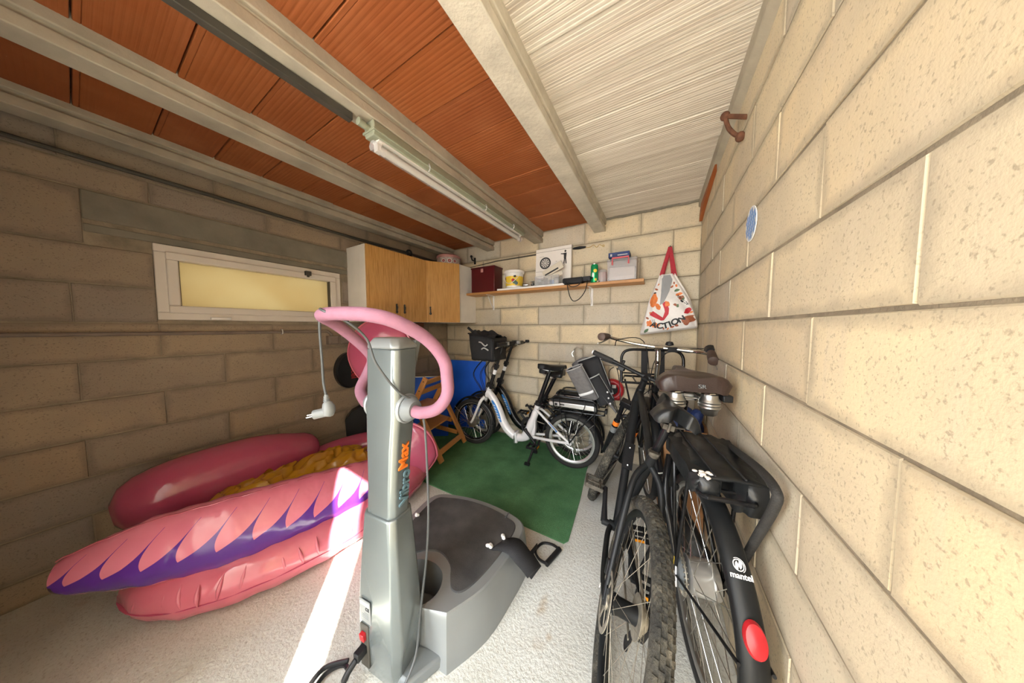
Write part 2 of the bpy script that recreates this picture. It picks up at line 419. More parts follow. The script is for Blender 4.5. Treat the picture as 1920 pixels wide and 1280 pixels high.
    def grid(s, fn, nu, nv, closed_u=False):
        o = len(s.v)
        for i in range(nu + (0 if closed_u else 1)):
            for j in range(nv + 1): s.v.append(V(fn(i / nu, j / nv)))
        W = nv + 1; N = nu + (0 if closed_u else 1)
        for i in range(nu):
            for j in range(nv):
                a, b = o + i * W + j, o + ((i + 1) % N) * W + j
                s.f.append((a, b, b + 1, a + 1))
        return s
    def xf(s, m, start=0):
        for i in range(start, len(s.v)): s.v[i] = m @ s.v[i]
        return s

def mesh(mb, name, smooth=35):
    me = bpy.data.meshes.new(name)
    me.from_pydata([tuple(p) for p in mb.v], [], mb.f); me.update()
    bm = bmesh.new(); bm.from_mesh(me); bmesh.ops.recalc_face_normals(bm, faces=bm.faces); bm.to_mesh(me); bm.free()
    if smooth:
        me.shade_smooth(); me.set_sharp_from_angle(angle=R(smooth))
    return me

def obj(name, mb, m, parent=None, smooth=35, bevel=0, seg=2, sub=0, loc=None, rot=None, label=None):
    me = mb if isinstance(mb, bpy.types.Mesh) else mesh(mb, name, smooth)
    if m is not None and not me.materials: me.materials.append(M[m] if isinstance(m, str) else m)
    o = bpy.data.objects.new(name, me); col.objects.link(o)
    if parent is not None: o.parent = parent
    if loc is not None: o.location = loc
    if rot is not None: o.rotation_euler = rot
    if bevel:
        b = o.modifiers.new('bevel', 'BEVEL'); b.width = bevel; b.segments = seg; b.limit_method = 'ANGLE'; b.angle_limit = R(40)
    if sub:
        b = o.modifiers.new('sub', 'SUBSURF'); b.levels = sub; b.render_levels = sub
    if label: o['label'] = label
    return o

def tag(o, label, cat, group=None):
    o['label'] = label; o['category'] = cat
    if group: o['group'] = group
    return o
def thing(name, label, cat, loc=(0, 0, 0), rot=(0, 0, 0), group=None):
    o = bpy.data.objects.new(name, None); o.empty_display_size = 0.05; col.objects.link(o)
    o.location = loc; o.rotation_euler = rot
    return tag(o, label, cat, group)
def struct(o): o['kind'] = 'structure'; return o

def sp(pts, k=6, closed=False):
    """Catmull-Rom through the points"""
    P = [V(p) for p in pts]; N = len(P); out = []
    for i in range(N if closed else N - 1):
        g = lambda j: P[j % N] if closed else P[max(0, min(N - 1, j))]
        a, b, c, d = g(i - 1), g(i), g(i + 1), g(i + 2)
        for t in range(k):
            t /= k
            out.append(0.5 * ((2 * b) + (c - a) * t + (2 * a - 5 * b + 4 * c - d) * t * t + (3 * b - a - 3 * c + d) * t ** 3))
    if not closed: out.append(P[-1])
    return out

def text(name, body, size, m, parent, loc, rot, extrude=0.0006, sx=1.0, shear=0, align='CENTER', bold=0.0):
    cu = bpy.data.curves.new(name, 'FONT'); cu.body = body; cu.size = size; cu.extrude = extrude
    cu.align_x = align; cu.align_y = 'CENTER'; cu.shear = shear; cu.offset = bold
    t = bpy.data.objects.new(name + '_curve', cu); col.objects.link(t)
    dg = bpy.context.evaluated_depsgraph_get()
    me = bpy.data.meshes.new_from_object(t.evaluated_get(dg))
    bpy.data.objects.remove(t); bpy.data.curves.remove(cu)
    me.name = name; me.materials.clear(); me.materials.append(M[m])
    o = bpy.data.objects.new(name, me); col.objects.link(o); o.parent = parent; o.location = loc
    if isinstance(rot, Matrix): o.rotation_euler = rot.to_euler()
    else: o.rotation_euler = rot
    o.scale = (sx, 1, 1)
    return o
def frame_rot(x, up):
    """rotation whose X is the writing direction and Y the up direction of the letters"""
    x = V(x).normalized(); y = V(up); y = (y - x * y.dot(x)).normalized(); z = x.cross(y)
    return Matrix((x, y, z)).transposed()
# ================================================================ the room
XL, XR, YB, ZC, YF = -2.53, 0.29, 2.59, 2.33, -0.40

floor = struct(obj('floor', MB().span((XL - 0.2, YF - 0.45, -0.15), (XR + 0.2, YB + 0.2, 0)), 'floor', smooth=0))
ground = struct(obj('ground', MB().span((-7, -9, -0.16), (7, YF - 0.45, -0.01)), 'outside', smooth=0))

# ---- walls: a mortar core with every block standing 1 cm proud of it
wall_back = struct(obj('wall_back', MB().span((XL - 0.2, YB + 0.004, 0), (XR + 0.2, YB + 0.2, ZC + 0.1)), 'mortar', smooth=0))
wb = MB().span((XR + 0.004, YF - 0.42, 0), (XR + 0.2, YB + 0.008, ZC + 0.1))  # unseen near end carried past the front to narrow the sun strip
wall_right = struct(obj('wall_right', wb, 'mortar', smooth=0))
WY0, WY1, WZ0, WZ1 = 0.25, 1.235, 1.345, 1.785
wl = MB()
xa, xb = XL - 0.2, XL - 0.004
wl.span((xa, YF, 0), (xb, YB + 0.008, WZ0)); wl.span((xa, YF, WZ1), (xb, YB + 0.008, ZC + 0.1))
wl.span((xa, YF, WZ0), (xb, WY0, WZ1)); wl.span((xa, WY1, WZ0), (xb, YB + 0.008, WZ1))
wall_left = struct(obj('wall_left', wl, 'mortar', smooth=0))

def block_mesh(seed, mt='block'):
    rnd = random.Random(seed)
    bm = bmesh.new(); bmesh.ops.create_cube(bm, size=1.0)
    for v in bm.verts: v.co = V((v.co.x * 0.493, v.co.y * 0.03, v.co.z * 0.1905))
    bmesh.ops.bevel(bm, geom=[e for e in bm.edges if all(v.co.y < 0 for v in e.verts)], offset=0.0022, segments=1, affect='EDGES')
    for v in bm.verts:
        if v.co.y < 0: v.co += V((rnd.uniform(-.0015, .0015), rnd.uniform(-.001, .0015), rnd.uniform(-.0015, .0015)))
    me = bpy.data.meshes.new('block'); bm.to_mesh(me); bm.free(); me.materials.append(M[mt]); return me
BM = [block_mesh(i) for i in range(5)]
BML = [block_mesh(i, 'block_left_shaded') for i in range(5)]
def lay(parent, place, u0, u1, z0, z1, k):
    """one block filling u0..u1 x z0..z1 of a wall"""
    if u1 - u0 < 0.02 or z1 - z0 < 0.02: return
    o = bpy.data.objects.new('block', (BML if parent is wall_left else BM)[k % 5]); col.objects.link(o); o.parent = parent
    place(o, (u0 + u1) / 2, (z0 + z1) / 2)
    j = 0.0035
    o.scale = ((u1 - u0 - j) / 0.493, 1, (z1 - z0 - 0.0070) / 0.1905)
def course(parent, place, lo, hi, z0, z1, start, holes=()):
    u = start - 0.5 * math.ceil((start - lo) / 0.5); k = int((z0 + 9) * 7)
    while u < hi:
        segs = [(max(u, lo), min(u + 0.5, hi))]
        for a, b, za, zb in holes:
            if zb <= z0 + 0.02 or za >= z1 - 0.02: continue
            ns = []
            for p, q in segs:
                if q <= a or p >= b: ns.append((p, q)); continue
                if p < a: ns.append((p, a))
                if q > b: ns.append((b, q))
            segs = ns
        for p, q in segs: lay(parent, place, p, q, z0, z1, k)
        u += 0.5; k += 3
rj = random.Random(3)
def on_back(o, u, z): o.location = (u, YB + 0.015 + rj.uniform(-.0015, .0012), z)
def on_right(o, u, z): o.location = (XR + 0.015 + rj.uniform(-.0012, .0012), u, z); o.rotation_euler = (0, 0, R(-90))
def on_left(o, u, z): o.location = (XL - 0.015 + rj.uniform(-.0012, .0012), u, z); o.rotation_euler = (0, 0, R(90))
for k in range(-7, 5):
    z0 = 1.325 + 0.2 * k; z1 = z0 + 0.2
    if z0 < 0: z0 = 0.0
    sh = 0.25 if k % 2 else 0.0
    course(wall_back, on_back, XL, XR, z0, min(z1, ZC), -1.652 + sh)
    course(wall_right, on_right, YF - 0.42, YB, z0, min(z1, ZC), 1.30 + (0 if k % 2 else 0.25))
    holes = [(WY0, WY1, WZ0, WZ1)]
    if z0 == 1.325 + 0.4: continue
    if k == 3: z0 = 2.0
    course(wall_left, on_left, YF, YB, z0, min(z1, ZC), 0.753 + (0 if k % 2 else 0.25), holes)
course(wall_left, on_left, YF, 0.05, 1.725, 2.0, 0.05); course(wall_left, on_left, 1.45, YB, 1.725, 2.0, 1.45)
# concrete lintel over the window, with its two shutter-marked lips
lint = MB().span((XL - 0.05, 0.05, 1.852), (XL + 0.006, 1.45, 1.995)).span((XL - 0.05, 0.05, 1.83), (XL - 0.012, 1.45, 1.852)).span((XL - 0.05, 0.05, 1.788), (XL + 0.003, 1.45, 1.828))
obj('lintel', lint, 'concrete_dark', wall_left, bevel=0.004)

# ---- window with frosted pane
win = struct(thing('window_1', 'white framed window with frosted yellowish pane', 'window', (XL, (WY0 + WY1) / 2, (WZ0 + WZ1) / 2)))
del win['category']
hw, hh = (WY1 - WY0) / 2, (WZ1 - WZ0) / 2
def ring_frame(a, b, w, x0, x1):
    m = MB()
    m.span((x0, -a, -b), (x1, a, -b + w)); m.span((x0, -a, b - w), (x1, a, b)); m.span((x0, -a, -b + w), (x1, -a + w, b - w)); m.span((x0, a - w, -b + w), (x1, a, b - w))
    return m
obj('frame', ring_frame(hw, hh, 0.045, -0.06, 0.012), 'pvc_frame', win, bevel=0.004)
obj('sash', ring_frame(hw - 0.04, hh - 0.04, 0.045, -0.045, 0.026), 'pvc_frame', win, bevel=0.006)
obj('glazing_bead', ring_frame(hw - 0.083, hh - 0.078, 0.006, -0.03, 0.012), 'conduit', win)
obj('pane', MB().span((-0.035, -hw + 0.08, -hh + 0.075), (-0.027, hw - 0.08, hh - 0.075)), 'frost', win)
lk = MB().span((0.02, -0.02, -0.018), (0.05, 0.02, 0.018)).span((0.03, -0.008, -0.03), (0.045, 0.008, 0.0))
obj('latch', lk, 'conduit', win, bevel=0.003, loc=(0, 0.24, hh - 0.045))
for yy in (-0.25, 0.33):
    obj('hinge', MB().span((0.01, -0.045, -0.008), (0.034, 0.045, 0.008)), 'white_plastic', win, bevel=0.003, loc=(0, yy, -hh + 0.012))

# ---- ceiling: clay hollow pots between concrete joists
ceil = struct(obj('ceiling', MB().span((XL - 0.2, YF - 0.2, ZC + 0.05), (XR + 0.2, YB + 0.2, ZC + 0.2)), 'mortar', smooth=0))
def pot_mesh(w, mname):
    m = MB(); nx = 1; d = 0.214
    # underside with shallow ribs running across the bay, thin joint round the edge
    prof = []; nr = 15 if mname == 'ceramic_white' else 12
    y = -d / 2
    for i in range(nr):
        a = -d / 2 + d * i / nr; b = a + d / nr; g = (0.0030 if i in (0,) else 0.0005) if mname == 'ceramic' else (0.004 if i == 0 else 0.0018)
        prof += [(a + 0.0008, g), (a + 0.0026, 0), (b - 0.0026, 0), (b - 0.0008, g if i < nr - 1 else 0.003)]
    top = 0.045
    vs = []; fs = []
    for y, z in prof: vs += [(-w / 2, y, z), (w / 2, y, z)]
    n = len(prof)
    for i in range(n - 1): fs.append((2 * i, 2 * i + 1, 2 * i + 3, 2 * i + 2))
    o = len(vs); vs += [(-w / 2, -d / 2, top), (w / 2, -d / 2, top), (-w / 2, d / 2, top), (w / 2, d / 2, top)]
    fs += [(o, o + 2, o + 3, o + 1), (0, 1, o + 1, o), (2 * n - 2, 2 * n - 1, o + 3, o + 2)]
    m.add(vs, fs); me = mesh(m, 'tile', 20); me.materials.append(M[mname]); return me
JX = [-2.435, -1.79, -1.155, -0.508]
bays = [(-2.39, -1.835, 'ceramic'), (-1.745, -1.20, 'ceramic'), (-1.11, -0.553, 'ceramic'), (-0.463, 0.288, 'ceramic_white')]
rt = random.Random(11)
for a, b, mn in bays:
    me = pot_mesh(b - a, mn)
    y = 0.698 - 0.217 * 5
    while y < YB - 0.02:
        o = bpy.data.objects.new('tile', me); col.objects.link(o); o.parent = ceil
        y1 = min(y + 0.217, YB + 0.01)
        o.location = ((a + b) / 2, (y + y1) / 2, ZC + rt.uniform(-0.0035, 0.0035)); o.scale = (1, (y1 - y) / 0.217, 1)
        o.rotation_euler = (rt.uniform(-.006, .006), rt.uniform(-.003, .003), 0)
        y += 0.217
for i, x in enumerate(JX):
    zb = [2.235, 2.225, 2.214, 2.213][i]; w = 0.053
    pr = [(-w, zb), (w, zb), (w, zb + 0.042), (w - 0.014, zb + 0.052), (w - 0.016, zb + 0.060), (w + 0.002, zb + 0.064), (w + 0.004, ZC + 0.06), (-w - 0.004, ZC + 0.06), (-w - 0.002, zb + 0.064), (-w + 0.016, zb + 0.060), (-w + 0.014, zb + 0.052), (-w, zb + 0.042)]
    m = MB().prism([(x + a, b) for a, b in pr], YF, YB + 0.01, 'XZ')
    obj('beam', m, 'concrete_pale' if i == 3 else 'concrete', ceil, bevel=0.004, smooth=30)
# the half joist along the right wall, with a broken clay lip at its far end
m = MB().prism([(0.262, 2.275), (0.30, 2.245), (0.30, ZC + 0.03), (0.262, ZC + 0.03)], YF, YB, 'XZ')
obj('beam', m, 'concrete', ceil, bevel=0.004)
m = MB().prism([(1.95, 2.262), (2.5, 2.262), (2.57, 2.20), (2.57, 2.15), (2.42, 2.19), (2.1, 2.245)], 0.268, 0.289, 'YZ')
obj('broken_tile', m, 'ceramic', ceil, label='broken orange clay edge under the wall joist')
m = MB().tube([(XR * 0 + x, YB - 0.006 + 0.003 * sin(x * 40), ZC - 0.008 + 0.006 * noise.noise(V((x * 9, 0, 0)))) for x in [(-0.45 + 0.72 * i / 40) for i in range(41)]], [0.010 + 0.006 * abs(noise.noise(V((i * .7, 3, 1)))) for i in range(41)], 6)
obj('mortar_fillet', m, 'concrete_dark', ceil)

struct(obj('wall_front', MB().span((XL - 0.2, YF - 0.2, 0), (-1.32, YF, ZC + 0.1)).span((-1.32, YF - 0.2, 2.24), (XR + 0.008, YF, ZC + 0.1)), 'mortar', smooth=0))  # unseen front wall, its opening sized to keep light off the left side
# ---- front: an added, unseen tall wall beside the doorway, placed to block the sun
struct(obj('wall_sun_blocker', MB().span((-0.45, YF - 2.9, -0.02), (-0.305, YF - 0.03, 4.3)), 'concrete_pale', bevel=0.004))

# ---- floor covering
rug = MB()
RP = [(-2.45, 1.40), (-1.2, 1.405), (-0.452, 1.403), (-0.433, 1.436), (-0.47, 1.85), (-0.524, 2.28), (-0.53, 2.56), (-2.45, 2.56)]
rug.prism(RP, 0.001, 0.009)
tag(obj('turf_rug', rug, 'turf', smooth=0), 'green artificial grass rug covering the floor under the folding bikes', 'rug')
# ================================================================ services on walls and ceiling
lamp = thing('batten_lamp', 'long fluorescent tube lamp in a grey green housing under the beam', 'lamp', (-1.135, 1.42, 2.146))
L0, L1 = -0.72, 0.72
obj('housing', MB().prism([(-0.03, 0.0), (0.03, 0.0), (0.036, 0.02), (0.036, 0.05), (0.03, 0.066), (-0.03, 0.066), (-0.036, 0.05), (-0.036, 0.02)], L0, L1, 'XZ'), 'lampgreen', lamp, bevel=0.004)
obj('lip', MB().prism([(-0.043, 0.018), (0.043, 0.018), (0.043, 0.028), (-0.043, 0.028)], L0 - 0.005, L1 + 0.005, 'XZ'), 'lampgreen', lamp, bevel=0.002)
obj('reflector', MB().span((-0.024, L0 + 0.03, -0.006), (0.024, L1 - 0.03, 0.0)), 'white_plastic', lamp)
obj('fluorescent_tube', MB().bar((0, L0 + 0.07, -0.030), (0, L1 - 0.07, -0.030), 0.0155, 16), 'tube', lamp)
obj('diffuser', MB().tube([(0, L0 + 0.012, -0.030), (0, L1 - 0.012, -0.030)], 0.0225, 18, caps=True), 'clear', lamp)
for y, s in ((L0 + 0.04, 1), (L1 - 0.04, -1)):
    h = obj('lamp_holder', MB().span((-0.014, y - 0.012, -0.047), (0.014, y + 0.012, 0.0)).bar((0, y, -0.03), (0, y + s * 0.035, -0.03), 0.0175, 14), 'white_plastic', lamp, bevel=0.002)
for y in (-0.42, 0.1, 0.5):
    obj('clip', MB().tube([(0.045, y, 0.03), (0.052, y, 0.01), (0.046, y, -0.008), (0.036, y, -0.006)], 0.004, 8), 'clear', lamp)
    obj('clip', MB().tube([(-0.045, y, 0.03), (-0.052, y, 0.01), (-0.046, y, -0.008), (-0.036, y, -0.006)], 0.004, 8), 'clear', lamp)
obj('gland', MB().lathe([(0.012, -0.05), (0.016, -0.048), (0.016, -0.02), (0.012, -0.018), (0.012, 0)], 12, (0, L0, 0.035), 'Y'), 'lampgreen', lamp)
tag(obj('cable_duct', MB().beam((-1.192, YF, 2.205), (-1.165, 0.64, 2.195), 0.03, 0.03), 'conduit', bevel=0.003), 'dark conduit running along the joist to the lamp', 'conduit')
tag(obj('cable_duct', MB().tube(sp([(XL + 0.02, YF, 2.145), (XL + 0.018, 0.5, 2.146), (XL + 0.02, 1.2, 2.14), (XL + 0.02, 1.9, 2.15), (XL + 0.02, 2.55, 2.14)], 4), 0.012, 10), 'conduit'), 'dark conduit along the top of the window wall', 'conduit')
c = thing('wall_conduit', 'dusty conduit pipe below the window ending at sockets', 'conduit', (XL, 0.8, 1.265))
obj('pipe', MB().tube(sp([(0.014, -1.2, 0.003), (0.014, -0.3, -0.002), (0.014, 0.25, 0.0), (0.014, 0.32, -0.006), (0.014, 0.345, -0.04)], 5), 0.0105, 10), 'conduitg', c)
obj('pipe_clip', MB().tube([(0.0, 0.005, 0.018), (0.02, 0.005, 0.016), (0.03, 0.005, 0.0), (0.02, 0.005, -0.016), (0.0, 0.005, -0.018)], 0.004, 8), 'white_plastic', c)
sk = thing('socket_box', 'dusty surface mounted double socket on the window wall', 'socket', (XL, 1.19, 1.185))
obj('box', MB().span((0, -0.085, -0.038), (0.05, 0.085, 0.038)), 'conduitg', sk, bevel=0.006)
for y in (-0.043, 0.043):
    f = obj('flap', MB().span((0.05, y - 0.034, -0.03), (0.06, y + 0.034, 0.03)), 'conduitg', sk, bevel=0.004)
    obj('hinge_pin', MB().bar((0.058, y - 0.03, 0.031), (0.058, y + 0.03, 0.031), 0.004, 8), 'dirtymetal', f)
obj('gland', MB().bar((0.014, -0.045, 0.035), (0.014, -0.045, 0.06), 0.012, 10), 'conduitg', sk)

hk = thing('iron_bracket', 'rusty iron rod bracket sticking out high on the right wall', 'bracket', (XR, 1.405, 2.15))
obj('arm', MB().bar((0.01, -0.01, -0.012), (-0.062, 0.035, 0.05), 0.009, 10).ball((-0.064, 0.036, 0.052), 0.017), 'rust', hk)
obj('hanging_rod', MB().tube(sp([(-0.064, 0.036, 0.05), (-0.052, 0.034, 0.0), (-0.032, 0.032, -0.035), (-0.014, 0.03, -0.052)], 5), 0.0085, 10).ball((-0.012, 0.03, -0.055), (0.017, 0.017, 0.02)), 'rust', hk)

st = thing('checked_sticker', 'round sticker with small blue and white lozenges on the right wall', 'sticker', (XR - 0.0025, 1.262, 1.677))
obj('backing', MB().lathe([(0.062, -0.001), (0.062, 0.001)], 40, axis='X'), 'reflective', st)
ch = MB(); g = 0.0155
for i in range(-5, 6):
    for j in range(-5, 6):
        if (i + j) % 2: continue
        y, z = i * g * 0.62, j * g
        if math.hypot(y, z) > 0.052: continue
        ch.add([(-0.0016, y - g * .5, z), (-0.0016, y, z - g * .8), (-0.0016, y + g * .5, z), (-0.0016, y, z + g * .8)], [(0, 1, 2, 3)])
obj('lozenge', ch, 'blue', st, smooth=0)['kind'] = 'stuff'

# ================================================================ wall cupboards
def door_panel(name, w, h, par, loc, rot, hx):
    d = obj(name, MB().span((-w / 2, -0.009, 0), (w / 2, 0.009, h)), 'oak', par, bevel=0.002, loc=loc, rot=rot)
    hd = MB().box((0, -0.005, 0), (0.012, 0.008, 0.075)).ball((0, -0.009, 0.034), (0.009, 0.007, 0.011), 10, 6).ball((0, -0.009, -0.034), (0.013, 0.009, 0.015), 10, 6).tube(sp([(0, -0.008, 0.03), (0.003, -0.02, 0.012), (-0.003, -0.02, -0.012), (0, -0.009, -0.03)], 4), 0.004, 8)
    obj('handle', hd, 'conduit', d, loc=(hx, -0.010, 0.13))
    return d
CZ, CH = 1.352, 0.68
cb = thing('wall_cupboard', 'two door wall cupboard with oak look doors and white sides', 'cupboard', (-2.53, 1.305, CZ))
obj('body', MB().span((0, 0, 0), (0.285, 0.66, CH)), 'white_lam', cb, bevel=0.002)
for y, hx in ((0.166, 0.12), (0.494, -0.12)):
    door_panel('door', 0.325, CH - 0.004, cb, (0.296, y, 0.002), (0, 0, R(90)), hx)
cc = thing('corner_cupboard', 'angled corner wall cupboard with one oak look door', 'cupboard', (-2.53, 1.967, CZ))
obj('body', MB().prism([(0, 0), (0.285, 0), (0.285, 0.012), (0.505, 0.315), (0.505, 0.622), (0, 0.622)], 0, CH), 'white_lam', cc, bevel=0.002)
a = math.atan2(0.303, 0.22)
door_panel('door', 0.372, CH - 0.004, cc, (0.404, 0.156, 0.002), (0, 0, a), -0.145)
obj('edge_strip', MB().span((0.288, -0.004, 0), (0.304, 0.012, CH)), 'oak', cc)

tn = thing('cake_tin', 'round printed tin with rose lid on top of the corner cupboard', 'tin', (-2.26, 2.36, CZ + CH))
obj('body', MB().lathe([(0.135, 0), (0.14, 0.006), (0.14, 0.10)], 32), 'tinprint', tn)
obj('lid', MB().lathe([(0.146, 0.098), (0.147, 0.102), (0.146, 0.125), (0.12, 0.142), (0.06, 0.152), (0.005, 0.155)], 32), 'rosecloth', tn)
for a, r in ((-0.75, 0.03), (-0.3, 0.024), (-1.25, 0.026)):
    x, y = 0.1405 * cos(a), 0.1405 * sin(a)
    m = MB().lathe([(r, -0.001), (r, 0.002)], 18, axis='X'); o = obj('medallion', m, 'paper', tn, loc=(x, y, 0.055), rot=(0, 0, a))
    obj('flower', MB().torus((0.0025, 0, 0), r * 0.5, r * 0.16, 'X', 14, 6).ball((0.002, 0, 0), r * .22, 8, 5), 'red', o)
kb = thing('black_clamp', 'black clamp lying on the edge of the two door cupboard top', 'clamp', (-2.28, 1.80, CZ + CH))
obj('jaw', MB().torus((0, 0, 0.045), 0.026, 0.011, 'X', 18, 8).bar((0, 0, 0.012), (0, 0.03, 0.012), 0.010, 8), 'black', kb)
obj('screw', MB().bar((0, -0.02, 0.012), (0, 0.16, 0.012), 0.009, 8), 'dirtymetal', kb)
pl = thing('curtain_rod', 'dark pole lying along the cupboard top against the wall', 'pole', (-2.44, 1.4, CZ + CH))
obj('pole', MB().bar((0, 0, 0.03), (0.0, 0.72, 0.03), 0.013, 10), 'conduit', pl)
for y in (-0.01, 0.73): obj('finial', MB().ball((0, y, 0.03), 0.022, 12, 8), 'conduit', pl)
obj('rest', MB().box((0, 0.1, 0.008), (0.03, 0.03, 0.016)), 'conduit', pl)
kn = thing('black_hook', 'black knobbed hook on the back wall beside the cake tin', 'hook', (-2.03, YB, 2.135))
obj('plate', MB().span((-0.012, -0.012, -0.04), (0.012, 0, 0.04)), 'black', kn, bevel=0.002)
obj('peg', MB().tube(sp([(0, -0.01, 0), (0, -0.06, 0.0), (0.01, -0.09, 0.03)], 4), 0.008, 8).ball((0.012, -0.092, 0.035), 0.016, 10, 6), 'black', kn)

bd = thing('brown_board', 'dark brown board hung on the wall under the cupboard', 'board', (-2.53, 2.03, 1.30))
obj('panel', MB().span((0.0, -0.13, -0.0), (0.022, 0.14, 0.05)), 'brownwood', bd, bevel=0.003)
rp = thing('rope_coil', 'coil of brown rope hanging below the cupboard', 'rope', (-2.50, 1.93, 1.25))
for k in range(5):
    obj('loop', MB().torus((0.012 * (k % 2), 0.004 * k, -0.01 * k), 0.055 - 0.006 * k, 0.009, 'X', 24, 8), 'carton' if k % 2 else 'brownwood', rp, rot=(0.2 * k - .4, 0.1 * k, 0))

# ================================================================ the wall shelf and what stands on it
SZ = 1.708
sh = thing('wall_shelf', 'long pine shelf on two white brackets along the back wall', 'shelf', (-1.06, YB, SZ))
obj('plank', MB().span((-0.97, -0.185, -0.026), (0.95, 0, 0)), 'shelfwood', sh, bevel=0.003)
for x in (-0.69, 0.487):
    b = MB().span((x - 0.011, -0.004, -0.20), (x + 0.011, 0, -0.026)).span((x - 0.011, -0.15, -0.030), (x + 0.011, 0, -0.026))
    b.beam((x, -0.012, -0.185), (x, -0.12, -0.04), 0.006, 0.014)
    b.ball((x, -0.005, -0.05), 0.005, 8, 5).ball((x, -0.005, -0.16), 0.005, 8, 5)
    obj('bracket', b, 'white_plastic', sh, bevel=0.0015)
def on(x, y=2.47): return (x, y, SZ)
t = thing('dark_red_case', 'dark red box with a white lid tag at the shelf end by the cupboard', 'box', on(-1.78, 2.49))
obj('body', MB().span((-0.165, -0.085, 0), (0.165, 0.085, 0.275)), 'darkred', t, bevel=0.006)
obj('lid', MB().span((-0.17, -0.09, 0.272), (0.17, 0.09, 0.29)), 'darkred', t, bevel=0.005)
obj('label_tag', MB().span((-0.02, -0.092, 0.225), (0.012, -0.086, 0.268)), 'rosecloth', t, bevel=0.001)
obj('folded_paper', MB().box((0.0, 0, 0.297), (0.15, 0.10, 0.008), Matrix.Rotation(0.2, 3, 'Z')), 'paper', t, bevel=0.002)
t = thing('white_plank', 'thin white melamine board lying on the shelf under the jars', 'board', on(-1.19, 2.47))
obj('board', MB().span((-0.39, -0.065, 0), (0.39, 0.09, 0.020)), 'white_plastic', t, bevel=0.002)
def on2(x, y): return (x, y, SZ + 0.020)
t = thing('yellow_tub', 'white plastic tub with a yellow printed label beside the red case', 'tub', on2(-1.395, 2.475))
obj('body', MB().lathe([(0.085, 0), (0.091, 0.004), (0.103, 0.165), (0.103, 0.17)], 36), 'white_plastic', t)
obj('lid', MB().lathe([(0.108, 0.155), (0.113, 0.16), (0.113, 0.182), (0.104, 0.188), (0.01, 0.19)], 36), 'white_plastic', t)
lb = MB().lathe([(0.0895, 0.02), (0.0935, 0.02), (0.1015, 0.15), (0.0975, 0.15)], 36, caps=False)
lbo = obj('label_wrap', lb, 'yellow', t)
def stick(mb_, nm, mat_, a, z, r, par):   # small print patch on the label
    obj(nm, mb_, mat_, par, loc=(r * cos(a), r * sin(a), z), rot=(0, 0, a))
for a, z, sc, mt in ((-1.05, .06, .022, 'printgreen'), (-1.2, .075, .018, 'printred'), (-.85, .045, .02, 'teal'), (-2.3, .1, .012, 'printbrown'), (-1.0, .12, .016, 'printblack')):
    stick(MB().ball((0, 0, 0), (0.003, sc, sc), 12, 6), 'print', mt, a, z, 0.0975, lbo)
obj('handle', MB().tube(sp([(0.112 * cos(a), 0.112 * sin(a) - 0.0, 0.15 - 0.11 * sin(pi * i / 12)) for i, a in enumerate([-2.7 + 2.26 * i / 12 for i in range(13)])], 3), 0.003, 6), 'white_plastic', t)

t = thing('dartboard_carton', 'flat white carton printed with a dartboard and a player figure', 'box', on2(-0.965, 2.538))
bx = obj('carton', MB().span((-0.195, -0.02, 0), (0.195, 0.02, 0.40)), 'paper', t, bevel=0.002, rot=(R(-3), 0, 0))
px = MB().torus((0, 0, 0), 0.055, 0, 'Y', 40, prof=[(0.007, -.0006), (0.007, .0006), (-.007, .0006), (-.007, -.0006)])
for k in range(20):
    a0, a1 = pi * 2 * k / 20, pi * 2 * (k + 1) / 20
    for r0, r1, odd in ((0.010, 0.026, 0), (0.027, 0.030, 1), (0.031, 0.044, 0), (0.0445, 0.047, 1)):
        if k % 2 != odd: continue
        px.prism([(r0 * cos(a0), r0 * sin(a0)), (r1 * cos(a0), r1 * sin(a0)), (r1 * cos(a1), r1 * sin(a1)), (r0 * cos(a1), r0 * sin(a1))], -0.0005, 0.0005, 'XZ')
px.lathe([(0.004, -.0006), (0.004, .0006)], 12, axis='Y')
obj('dartboard_print', px, 'printblack', bx, loc=(-0.085, -0.0212, 0.245))
fg = MB().ball((0.132, 0, 0.342), (0.010, 0.0008, 0.012), 10, 6)
fg.prism([(0.118, 0.27), (0.142, 0.27), (0.146, 0.325), (0.116, 0.325)], -0.0006, 0.0006, 'XZ').prism([(0.12, 0.27), (0.131, 0.27), (0.124, 0.215), (0.115, 0.215)], -0.0006, 0.0006, 'XZ').prism([(0.13, 0.27), (0.142, 0.27), (0.148, 0.215), (0.138, 0.215)], -0.0006, 0.0006, 'XZ').prism([(0.085, 0.317), (0.118, 0.31), (0.118, 0.322), (0.085, 0.325)], -0.0006, 0.0006, 'XZ')
obj('player_print', fg, 'printblack', bx, loc=(0, -0.0212, 0))
ln = MB()
for a, b in (((0.02, 0.34), (0.02, 0.205)), ((0.02, 0.205), (0.13, 0.205)), ((-0.195, 0.365), (0.195, 0.365)), ((-0.19, 0.16), (-0.10, 0.16)), ((-0.15, 0.315), (-0.1, 0.315)), ((0.03, 0.25), (0.045, 0.25))):
    ln.beam((a[0], 0, a[1]), (b[0], 0, b[1]), 0.0008, 0.0022)
obj('line_print', ln, 'printblack', bx, loc=(0, -0.0207, 0))

